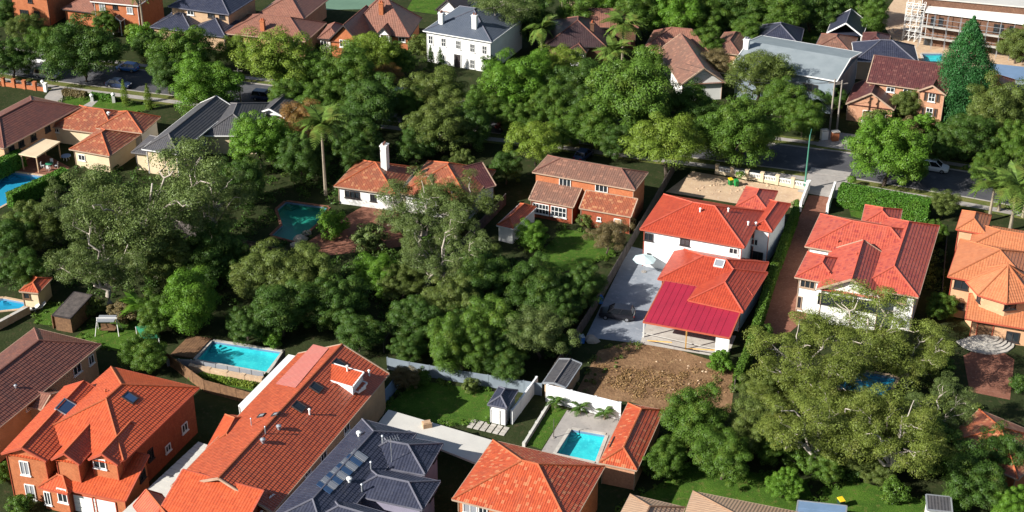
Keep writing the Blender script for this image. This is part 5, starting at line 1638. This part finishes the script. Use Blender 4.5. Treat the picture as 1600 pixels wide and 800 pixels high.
def car_meshes(L=4.5, W=1.8, cabin=((-1.55, .95), (-1.15, 1.42), (.35, 1.46), (1.15, .98)), bonnet=.95, tall=1.0):
    """body shell, greenhouse, roof, wheels; x forwards"""
    def ring(x, z0, z1, w, tuck=.08):
        return [(x, -w / 2 + tuck, z0), (x, -w / 2, (z0 + z1) * .5), (x, -w / 2 + .06, z1), (x, w / 2 - .06, z1), (x, w / 2, (z0 + z1) * .5), (x, w / 2 - tuck, z0)]
    body = MB()
    sec = [(-L / 2, .42, .78, W * .84), (-L / 2 + .12, .3, .92, W * .93), (-L / 2 + .6, .25, .97, W), (0, .24, .96, W), (L / 2 - 1.3, .25, bonnet, W), (L / 2 - .35, .28, bonnet - .13, W * .95), (L / 2 - .05, .34, bonnet - .25, W * .84), (L / 2, .42, .6, W * .74)]
    rs_ = [ring(*s) for s in sec]
    for a, b in zip(rs_, rs_[1:]):
        for k in range(6): body.face([a[k], a[(k + 1) % 6], b[(k + 1) % 6], b[k]])
    body.face(rs_[0][::-1]); body.face(rs_[-1])
    g = MB()
    (x0, z0), (x1, z1), (x2, z2), (x3, z3) = cabin
    wl, wt = W - .14, W - .46
    lo = [(x0, -wl / 2, z0 - .02), (x3, -wl / 2, z3 - .04), (x3, wl / 2, z3 - .04), (x0, wl / 2, z0 - .02)]
    hi = [(x1, -wt / 2, z1 * tall), (x2, -wt / 2, z2 * tall), (x2, wt / 2, z2 * tall), (x1, wt / 2, z1 * tall)]
    g.hexa(lo, hi)
    r = MB()
    hi2 = [(x1 - .04, -wt / 2 - .02, z1 * tall + .004), (x2 + .03, -wt / 2 - .02, z2 * tall + .004), (x2 + .03, wt / 2 + .02, z2 * tall + .004), (x1 - .04, wt / 2 + .02, z1 * tall + .004)]
    r.hexa(hi2, [(x * .96, y * .92, z + .05) for x, y, z in hi2])
    for s in (-1, 1):
        for (xa, za, xb, zb) in ((x0, z0, x1, z1 * tall), (x3, z3, x2, z2 * tall)):
            r.bar((xa, s * (wl / 2 + .005), za), (xb, s * (wt / 2 + .015), zb), .07, .09)
        r.bar(((x0 + x3) / 2 + .1, s * (wl / 2 + .01), (z0 + z3) / 2), ((x1 + x2) / 2, s * (wt / 2 + .02), z1 * tall), .05, .1)
    wheel, rim = MB(), MB()
    wheel.tube([Vector((0, -.11, 0)), Vector((0, .11, 0))], .33, 14); rim.tube([Vector((0, -.12, 0)), Vector((0, .12, 0))], .2, 10)
    hl = MB(); hl.box((0, 0, 0), (.1, .36, .15))
    return dict(body=body.mesh('body'), glass=g.mesh('windows'), roof=r.mesh('roof'), tyre=wheel.mesh('wheel'), rim=rim.mesh('rim'), lamp=hl.mesh('headlight'), L=L, W=W)
SEDAN = car_meshes()
SUV = car_meshes(4.6, 1.88, ((-2.1, 1.0), (-1.85, 1.62), (.35, 1.66), (1.2, 1.05)), 1.02, 1.02)
HATCH = car_meshes(4.1, 1.76, ((-1.9, .95), (-1.55, 1.45), (.3, 1.48), (1.15, .97)), .95)
def car(px, py, ang, model, paint, label):
    p = P(px, py, 0)
    e = empty("parked_car", (p.x, p.y, .01), math.radians(ang)); tag(e, label, "car", "parked cars")
    b = obj('body', model['body'], M['paint_' + paint], e)
    obj('windows', model['glass'], M['car_glass'], e)
    obj('roof', model['roof'], M['paint_' + paint], e)
    L, W = model['L'], model['W']
    for sx in (-.3, .3):
        for sy in (-1, 1):
            w = obj('wheel', model['tyre'], M['tyre'], e); w.location = (L * sx, sy * (W / 2 - .1), .33)
            obj('rim', model['rim'], M['rim'], w)
    for sy in (-1, 1):
        o = obj('headlight', model['lamp'], M['lamp_glass'], e); o.location = (L / 2 - .1, sy * W * .3, .66)
        o = obj('tail_light', model['lamp'], M['tail_glass'], e); o.location = (-L / 2 + .04, sy * W * .32, .78)
def road_dir(i): d = ROAD[i + 1] - ROAD[i]; return math.degrees(math.atan2(d.y, d.x))
car(74, 121, road_dir(1), SUV, 'silver', "silver car parked on the street at the upper left")
car(200, 110, road_dir(2) + 180, HATCH, 'blue', "bright blue car parked on the far side of the street")
car(186, 136, road_dir(2), SEDAN, 'navy', "dark car parked under the big round street tree")
car(414, 156, road_dir(2), SUV, 'navy', "dark blue car parked above the small white-edged roof")
car(624, 150, road_dir(3) + 90, SEDAN, 'silver', "silver car between the trees below the white mansion")
car(912, 247, 60, SEDAN, 'navy', "dark blue car behind the brick house roof")
car(1076, 201, road_dir(4), HATCH, 'blue', "blue car in the shade of the street trees")
car(1458, 266, road_dir(5), SUV, 'white', "white car parked on the street right of the bright green tree")
car(964, 496, 168, SUV, 'black', "black car on the concrete driveway beside the red roofed house")
car(796, 203, road_dir(3), SEDAN, 'maroon', "maroon car in deep shade above the yellow-green tree")
car(60, 97, road_dir(1) + 180, SEDAN, 'white', "white car on the far side of the street at the upper left")

# ================================================================ fences and walls
def fence(pts, hgt, material, label, post=None, span=2.4, thick=.06, name="fence", cat="fence", cap=None, base=0.0):
    a = [P(x, y, 0) for x, y in pts]
    c = sum(a, Vector()) / len(a)
    th = Thing(name, label, cat, (c.x, c.y, 0))
    for i in range(len(a) - 1):
        d = a[i + 1] - a[i]; n = max(1, round(d.length / span))
        for k in range(n + (1 if i == len(a) - 2 else 0)):
            p = a[i] + d * (k / n)
            b = MB(); b.box((p.x, p.y, hgt / 2 + .03), (.12 if post else thick + .06, .12 if post else thick + .06, hgt + .06), math.atan2(d.y, d.x))
            th.part('post', b, post or material)
        for k in range(n):
            p, q = a[i] + d * ((k + .03) / n), a[i] + d * ((k + .97) / n)
            b = MB(); b.bar(p + Vector((0, 0, hgt / 2 + base)), q + Vector((0, 0, hgt / 2 + base)), thick, hgt - base); pn = th.part('panel', b, material)
            if cap:
                b = MB(); b.bar(p + Vector((0, 0, hgt + .05)), q + Vector((0, 0, hgt + .05)), thick + .12, .08); th.part('coping', b, cap, pn)
    return th
fence([(855, 627), (968, 655)], 2.3, 'white_render', "bright white rendered wall with three yuccas behind the paved pool", span=3.4, thick=.22, name="garden_wall", cat="wall")
fence([(632, 593), (572, 668)], 1.9, 'blue_metal', "grey-blue metal fence between the long orange house and the lawn")
fence([(838, 610), (800, 662)], 1.9, 'white_render', "pale rendered wall beside the white garden shed", thick=.2, name="garden_wall", cat="wall")
fence([(606, 577), (640, 584), (735, 600), (846, 618)], 1.7, 'grey_wall', "grey rear boundary fence behind the back lawn")
fence([(1054, 268), (985, 388), (918, 505), (856, 604)], 1.8, 'grey_timber', "dark timber fence between the brick house garden and the driveway")
fence([(858, 634), (819, 697)], .5, 'pale_metal', "low pale timber edging beside the pool lawn", thick=.3, name="edging", cat="edging")
fence([(-8, 518), (44, 490)], 1.0, 'sandstone', "low cream wall at the left edge above the pink roof slope", thick=.4, name="garden_wall", cat="wall", cap='pale_concrete')
fence([(84, 513), (126, 478)], 1.9, 'timber', "dark brown timber fence beside the small lawn on the left")
fence([(1303, 300), (1292, 334)], 1.6, 'white', "white wall end at the left of the clipped hedge", thick=.3, name="garden_wall", cat="wall")
fence([(1262, 298), (1250, 330)], 1.5, 'white', "white wall beside the brick driveway gate", thick=.3, name="garden_wall", cat="wall")
fence([(300, 580), (408, 600)], .9, 'sandstone', "low sandstone retaining wall in front of the bright turquoise pool", thick=.5, name="garden_wall", cat="wall")
fence([(262, 572), (300, 574), (412, 594)], 1.1, 'curtain_glass', "pale pool fence in front of the bright turquoise pool", post='galvanised', span=1.6, thick=.04)
fence([(446, 566), (400, 640)], 1.8, 'grey_timber', "dark fence between the turquoise pool and the long orange house")
fence([(250, 560), (320, 612), (420, 640)], 1.7, 'timber', "brown fence behind the two-storey orange house")
fence([(1147, 612), (1165, 560), (1198, 470), (1240, 348)], 1.7, 'grey_timber', "dark fence along the long narrow hedge")
fence([(1470, 470), (1476, 400), (1478, 370)], 1.8, 'grey_timber', "dark fence between the salmon roofed house and the peach house")
fence([(600, 552), (690, 425), (790, 320)], 1.8, 'grey_timber', "dark timber fence on the left side of the back garden")
fence([(450, 408), (330, 380), (250, 350)], 1.8, 'grey_timber', "dark fence under the trees left of the brick terrace")
# balustrade with piers
th = Thing("front_balustrade", "cream balustrade wall with square piers along the sandy front yard", "balustrade", P(1190, 280, 0))
a_, b_ = P(1120, 271, 0), P(1262, 297, 0)
d_ = b_ - a_; rz_ = math.atan2(d_.y, d_.x)
for k in range(7):
    p = a_ + d_ * (k / 6); b = MB(); b.box((p.x, p.y, .75), (.5, .5, 1.5), rz_); b.box((p.x, p.y, 1.55), (.62, .62, .1), rz_); th.part('pier', b, 'cream' if k < 6 else 'white')
for k in range(6):
    p, q = a_ + d_ * ((k + .09) / 6), a_ + d_ * ((k + .91) / 6)
    b = MB(); b.bar(p + z_ * .25, q + z_ * .25, .3, .5); th.part('plinth', b, 'cream')
    b = MB(); b.bar(p + z_ * 1.15, q + z_ * 1.15, .26, .12); th.part('rail', b, 'white')
    for j in range(8):
        m_ = p.lerp(q, (j + .5) / 8); b = MB(); b.tube([m_ + z_ * .5, m_ + z_ * .75, m_ + z_ * 1.1], [.1, .06, .09], 6); th.part('baluster', b, 'white')
# brick piers of the front fence, upper left
th = Thing("brick_pier_fence", "front fence with orange brick piers at the left edge by the street", "fence", P(35, 138, 0))
a_, b_ = P(-10, 132, 0), P(72, 143, 0); d_ = b_ - a_; rz_ = math.atan2(d_.y, d_.x)
for k in range(6):
    p = a_ + d_ * (k / 5); b = MB(); b.box((p.x, p.y, .75), (.55, .55, 1.5), rz_); b.box((p.x, p.y, 1.54), (.66, .66, .08), rz_); th.part('pier', b, 'orange_brick' if k < 5 else 'white')
for k in range(5):
    p, q = a_ + d_ * ((k + .12) / 5), a_ + d_ * ((k + .88) / 5); b = MB(); b.bar(p + z_ * .35, q + z_ * .35, .24, .7); th.part('panel', b, 'orange_brick')
    b = MB(); b.bar(p + z_ * 1.1, q + z_ * 1.1, .06, .08); th.part('rail', b, 'trim_dark')
for x, y, m_, lab in ((1287, 218, 'white', "white letterbox pillar across the street"), (1304, 220, 'orange_brick', "brick gate pillar across the street")):
    th = Thing("gate_pillar", lab, "pillar", P(x, y, 0)); p = P(x, y, 0)
    b = MB(); b.box((p.x, p.y, .8), (1.1, .8, 1.6), .2); th.part('shaft', b, m_)
    b = MB(); b.box((p.x, p.y, 1.66), (1.25, .95, .12), .2); th.part('cap', b, 'pale_concrete')
for x, y, s_, lab in ((68, 139, 1.2, "white front gate pillar left of the concrete drive"), (178, 160, 1.3, "white statue-like pillar between the two slim cypresses"), (144, 158, .9, "white pillar by the front path")):
    th = Thing("gate_pillar", lab, "pillar", P(x, y, 0)); p = P(x, y, 0)
    b = MB(); b.box((p.x, p.y, s_ / 2), (.5, .5, s_), .2); th.part('shaft', b, 'white')
    b = MB(); b.tube([p + z_ * s_, p + z_ * (s_ + .25), p + z_ * (s_ + .5)], [.3, .36, .05], 8); th.part('cap', b, 'white')

# ================================================================ deck, pavers
th = Thing("pool_deck", "brown timber pool deck at the left end of the bright turquoise pool", "deck", P(300, 550, 0))
c0, c1, c2, c3 = P(266, 556, 0), P(296, 526, 0), P(331, 530, 0), P(302, 561, 0)
for k in range(9):
    b = MB(); q0, q1 = c0.lerp(c3, (k + .04) / 9), c0.lerp(c3, (k + .96) / 9); q2, q3 = c1.lerp(c2, (k + .96) / 9), c1.lerp(c2, (k + .04) / 9)
    b.hexa([p + z_ * .06 for p in (q0, q1, q2, q3)], [p + z_ * (.2 + .004 * (k % 3)) for p in (q0, q1, q2, q3)]); th.part('plank', b, 'timber')
pv = empty("stepping_pavers", P(742, 665, 0)); tag(pv, "grid of pale square pavers beside the back lawn", "paving")
c0, c1, c3 = P(728, 668, 0), P(738, 655, 0), P(788, 682, 0)
for i in range(6):
    for j in range(3):
        p = c0 + (c3 - c0) * ((i + .5) / 6) + (c1 - c0) * ((j + .5) / 3)
        b = MB(); d_ = c3 - c0; b.box((p.x, p.y, .05), (d_.length / 6 * .8, (c1 - c0).length / 3 * .8, .07), math.atan2(d_.y, d_.x))
        o = b.build('paver', M['pale_concrete'], pv); o.location = -pv.location

# ================================================================ street and yard objects
def bin_(px, py, body, lid, label, rz=.3):
    p = P(px, py, 0); th = Thing("wheelie_bin", label, "bin", p)
    ex, ey = Vector((math.cos(rz), math.sin(rz), 0)), Vector((-math.sin(rz), math.cos(rz), 0))
    q = lambda a, b_, z, s: p + ex * (a * .29 * s) + ey * (b_ * .36 * s) + z_ * z
    b = MB(); b.hexa([q(-1, -1, .08, .82), q(1, -1, .08, .82), q(1, 1, .08, .82), q(-1, 1, .08, .82)], [q(-1, -1, .98, 1), q(1, -1, .98, 1), q(1, 1, .98, 1), q(-1, 1, .98, 1)]); th.part('body', b, body)
    b = MB(); b.hexa([q(-1, -1, .985, 1.1), q(1, -1, .985, 1.1), q(1, 1, .985, 1.1), q(-1, 1, .985, 1.1)], [q(-1, -1, 1.03, 1.0), q(1, -1, 1.03, 1.0), q(1, 1, 1.1, 1.0), q(-1, 1, 1.1, 1.0)]); th.part('lid', b, lid)
    for s in (-1, 1):
        b = MB(); c = p + ey * .32 + ex * (s * .27) + z_ * .12; b.tube([c - ex * .03, c + ex * .03], .12, 10); th.part('wheel', b, 'tyre')
defm('bin_green', (0.02, 0.22, 0.05), (0.018, 0.19, 0.045), rough=.5); defm('bin_yellow', (0.75, 0.48, 0.02), (0.7, 0.44, 0.02), rough=.5); defm('bin_dark', (0.02, 0.05, 0.035), (0.018, 0.045, 0.03), rough=.5)
defm('tarp_blue', (0.05, 0.2, 0.62), (0.04, 0.16, 0.5), rough=.5); defm('shade_green', (0.04, 0.26, 0.14), (0.03, 0.2, 0.11), rough=.7); defm('pole_green', (0.06, 0.2, 0.14), (0.05, 0.17, 0.12), rough=.6)
defm('wood_pole', (0.3, 0.26, 0.22), (0.24, 0.2, 0.17), rough=.9); defm('wire', (0.03, 0.03, 0.03), (0.02, 0.02, 0.02)); defm('stone', (0.4, 0.33, 0.26), (0.3, 0.25, 0.2), 1.5, bump=.3)
bin_(1141, 289, 'bin_green', 'bin_yellow', "green bin with yellow lid in the sandy front yard, left of two")
bin_(1150, 291, 'bin_green', 'bin_green', "all green bin in the sandy front yard, right of two")
bin_(1313, 792, 'bin_dark', 'bin_yellow', "dark bin with bright yellow lid at the bottom edge lawn")
bin_(938, 474, 'tarp_blue', 'tarp_blue', "bright blue bin beside the black car")
bin_(909, 536, 'tarp_blue', 'galvanised', "pale blue drum at the edge of the bare earth yard")

th = Thing("street_pole", "slim green street pole in front of the brick driveway", "pole", P(1257, 296, 0)); p = P(1257, 296, 0)
b = MB(); b.tube([p, p + z_ * 4.5, p + z_ * 9], [.16, .13, .1], 8); th.part('shaft', b, 'pole_green')
b = MB(); b.bar(p + z_ * 8.8, p + z_ * 9.1 + Vector((.5, 1.8, 0)), .08, .08); th.part('arm', b, 'pole_green')
POLES = []
for x, y, lab in ((1296, 204, "left of two timber power poles across the street"), (1307, 206, "right of two timber power poles across the street")):
    p = P(x, y, 0); th = Thing("power_pole", lab, "pole", p)
    b = MB(); b.tube([p, p + z_ * 9], [.17, .12], 8); th.part('shaft', b, 'wood_pole')
    b = MB(); b.bar(p + z_ * 8.4 - Vector((1, .2, 0)), p + z_ * 8.4 + Vector((1, .2, 0)), .12, .14); th.part('crossarm', b, 'wood_pole')
    POLES.append(p + z_ * 8.4)
p = P(1508 / 4, 168, 0); th = Thing("power_pole", "thin dark pole on the street above the charcoal roof", "pole", p)
b = MB(); b.tube([p, p + z_ * 7], [.13, .1], 8); th.part('shaft', b, 'wood_pole'); b = MB(); b.bar(p + z_ * 6.6 - Vector((.8, 0, 0)), p + z_ * 6.6 + Vector((.8, 0, 0)), .1, .1); th.part('crossarm', b, 'wood_pole')
q_ = P(1060, 176, 0) + z_ * 8.4
for k, lab in ((-.8, "upper power wire running left from the timber poles"), (.8, "lower power wire running left from the timber poles")):
    b = MB(); s0, s1 = POLES[0] + Vector((k, k * .2, 0)), q_ + Vector((k, k, 0))
    b.tube([s0.lerp(s1, t / 8) - z_ * (1.2 * 4 * (t / 8) * (1 - t / 8)) for t in range(9)], .03, 4); tag(b.build('power_wire', M['wire']), lab, "wire")

# play set with canopy, shade cloth, table and chairs, loungers
p = P(170, 520, 0); th = Thing("play_swing", "white framed garden swing with blue canopy on the left lawn", "swing", p)
for s in (-1, 1):
    for t in (-1, 1):
        b = MB(); b.tube([p + Vector((s * 1.5, t * .9, 0)), p + Vector((s * 1.2, 0, 2.2))], .05, 6); th.part('leg', b, 'white')
b = MB(); b.bar(p + Vector((-1.3, 0, 2.2)), p + Vector((1.3, 0, 2.2)), .08, .08); th.part('beam', b, 'white')
b = MB(); b.hexa([p + Vector((x, y, 2.25 - abs(y) * .25)) for x, y in ((-1.1, -.8), (1.1, -.8), (1.1, .8), (-1.1, .8))], [p + Vector((x, y, 2.3 - abs(y) * .2)) for x, y in ((-1.1, -.8), (1.1, -.8), (1.1, .8), (-1.1, .8))]); th.part('canopy', b, 'curtain_glass')
b = MB(); b.box(p + z_ * .55, (1.9, .6, .1)); b.box(p + z_ * .85 + Vector((0, .3, 0)), (1.9, .08, .6)); th.part('seat', b, 'timber')
c = P(232, 523, 0); th = Thing("shade_cloth", "green shade cloth stretched over posts on the left lawn", "shade cloth", c)
cs = [P(x, y, 1.4) for x, y in ((212, 510), (236, 508), (248, 528), (222, 529))]
b = MB(); b.hexa([q - z_ * .04 for q in cs], cs); th.part('cloth', b, 'shade_green')
for q in cs: b = MB(); b.tube([Vector((q.x, q.y, 0)), q - z_ * .04], .05, 6); th.part('post', b, 'white')
def table(px, py, top, label, m='trim_white', s=1.0):
    p = P(px, py, 0); th = Thing("garden_table", label, "table", p)
    b = MB(); b.tube([p + z_ * .7, p + z_ * .76], .6 * s, 14); th.part('tabletop', b, top)
    for k in range(4):
        a = k * math.pi / 2 + .4; b = MB(); b.tube([p + Vector((math.cos(a) * .45, math.sin(a) * .45, 0)), p + Vector((math.cos(a) * .3, math.sin(a) * .3, .7))], .035, 5); th.part('leg', b, m)
    return p
def chair(p, a, label, m='trim_white'):
    th = Thing("garden_chair", label, "chair", p); u = Vector((math.cos(a), math.sin(a), 0)); v = Vector((-u.y, u.x, 0)); ax = (u, v, z_)
    b = MB(); b.box(p + z_ * .44, (.48, .48, .06), ax=ax); th.part('seat', b, m)
    b = MB(); b.box(p + u * .25 + z_ * .72, (.05, .48, .5), ax=ax); th.part('backrest', b, m)
    for i in (-1, 1):
        for j in (-1, 1):
            b = MB(); q = p + u * (i * .2) + v * (j * .2); b.tube([q, q + z_ * .42], .025, 5); th.part('leg', b, m)
tp = table(78, 262, 'shade_green', "round green garden table under the tan patio shelter")
for k, nm in enumerate(("left", "near", "right", "far")):
    a = math.pi + k * math.pi / 2; chair(tp + Vector((math.cos(a), math.sin(a), 0)) * 1.05, a, "white garden chair at the %s side of the green patio table" % nm)
tp = table(104, 250, 'blue_metal', "blue outdoor table right of the tan patio shelter", s=1.3)
def lounger(px, py, a, label):
    p = P(px, py, 0); th = Thing("sun_lounger", label, "sun lounger", p); u = Vector((math.cos(a), math.sin(a), 0)); v = Vector((-u.y, u.x, 0))
    b = MB(); b.box(p + z_ * .35 - u * .3, (1.3, .65, .09), ax=(u, v, z_)); th.part('seat', b, 'trim_white')
    t = (u + z_ * .8).normalized(); b = MB(); b.box(p + z_ * .58 + u * .6, (.75, .65, .08), ax=(t, v, t.cross(v))); th.part('backrest', b, 'trim_white')
    for i in (-.8, .25):
        for j in (-.26, .26): b = MB(); q = p + u * i + v * j; b.tube([q, q + z_ * .32], .03, 5); th.part('leg', b, 'galvanised')
lounger(52, 486, .5, "white sun lounger beside the narrow left pool, left of two")
lounger(62, 483, .6, "white sun lounger beside the narrow left pool, right of two")
# umbrella over the driveway entrance of the red roofed house
p = P(1006, 425, 0); th = Thing("garden_umbrella", "pale teal garden umbrella by the white wall of the red roofed house", "umbrella", p)
b = MB(); b.tube([p, p + z_ * 2.4], .04, 6); th.part('pole', b, 'galvanised')
b = MB(); b.tube([p, p + z_ * .1], .35, 10); th.part('base', b, 'concrete')
defm('umbrella_cloth', (0.5, 0.62, 0.62), (0.45, 0.57, 0.58)); b = MB()
for k in range(8):
    a0, a1 = k * math.pi / 4, (k + 1) * math.pi / 4
    b.face([p + Vector((math.cos(a0) * 1.6, math.sin(a0) * 1.6, 1.95)), p + Vector((math.cos(a1) * 1.6, math.sin(a1) * 1.6, 1.95)), p + z_ * 2.5])
th.part('canopy', b, 'umbrella_cloth')
# pole with shadow beside the paved pool
p = P(865, 684, 0); th = Thing("flag_pole", "thin pole standing at the corner of the paved pool", "pole", p)
b = MB(); b.tube([p, p + z_ * 2.6], [.05, .04], 6); th.part('shaft', b, 'grey_timber'); b = MB(); b.tube([p, p + z_ * .12], .2, 8); th.part('foot', b, 'concrete')

# rubble and clods on the bare earth, too small to count
def rubble(cx, cy, rx, ry, n, m_, seed, label, big=.35):
    rs = np.random.RandomState(seed); b = MB()
    for _ in range(n):
        a, r = rs.uniform(0, 6.28), rs.uniform() ** .5
        p = P(cx + math.cos(a) * r * rx, cy + math.sin(a) * r * ry, 0); s = rs.uniform(.08, big)
        t_ = rs.uniform(0, 3.1); k = 5
        lo = [p + Vector((math.cos(t_ + j * 6.283 / k) * s * rs.uniform(.7, 1.2), math.sin(t_ + j * 6.283 / k) * s * rs.uniform(.7, 1.2), 0)) for j in range(k)]
        b.hexa(lo, [q.lerp(p, .4) + z_ * s * rs.uniform(.35, .7) for q in lo])
    o = b.build('rubble', M[m_]); tag(o, kind='stuff'); o["label"] = label
rubble(1040, 592, 95, 36, 90, 'dirt', 3, "brown clods and rubble on the bare earth yard", .2)
rubble(1060, 585, 60, 25, 16, 'sandstone', 4, "pale stones on the bare earth yard", .2)
rubble(1150, 295, 70, 10, 60, 'sandstone', 8, "pale stones in the sandy front yard", .25)
rubble(1415, 52, 28, 10, 70, 'stone', 9, "rubble on the building site")
for i_, (x, y, s_, lab) in enumerate(((470, 374, 1.0, "large pale boulder at the pool edge below the bright bush"), (462, 384, .8, "smaller pale boulder at the near end of the dark pool"), (480, 365, .7, "pale boulder under the bright bush by the dark pool"), (925, 532, .9, "grey boulder at the shaded corner of the bare earth"))):
    rs = np.random.RandomState(40 + i_); bm = bmesh.new(); bmesh.ops.create_icosphere(bm, subdivisions=2, radius=s_)
    for v in bm.verts: v.co *= 1 + rs.normal() * .1; v.co.z = max(-.1, v.co.z * .6)
    me = bpy.data.meshes.new('boulder'); bm.to_mesh(me); bm.free()
    o = obj('boulder', me, M['stone']); o.location = P(x, y, 0) + z_ * .05; tag(o, lab, "boulder")
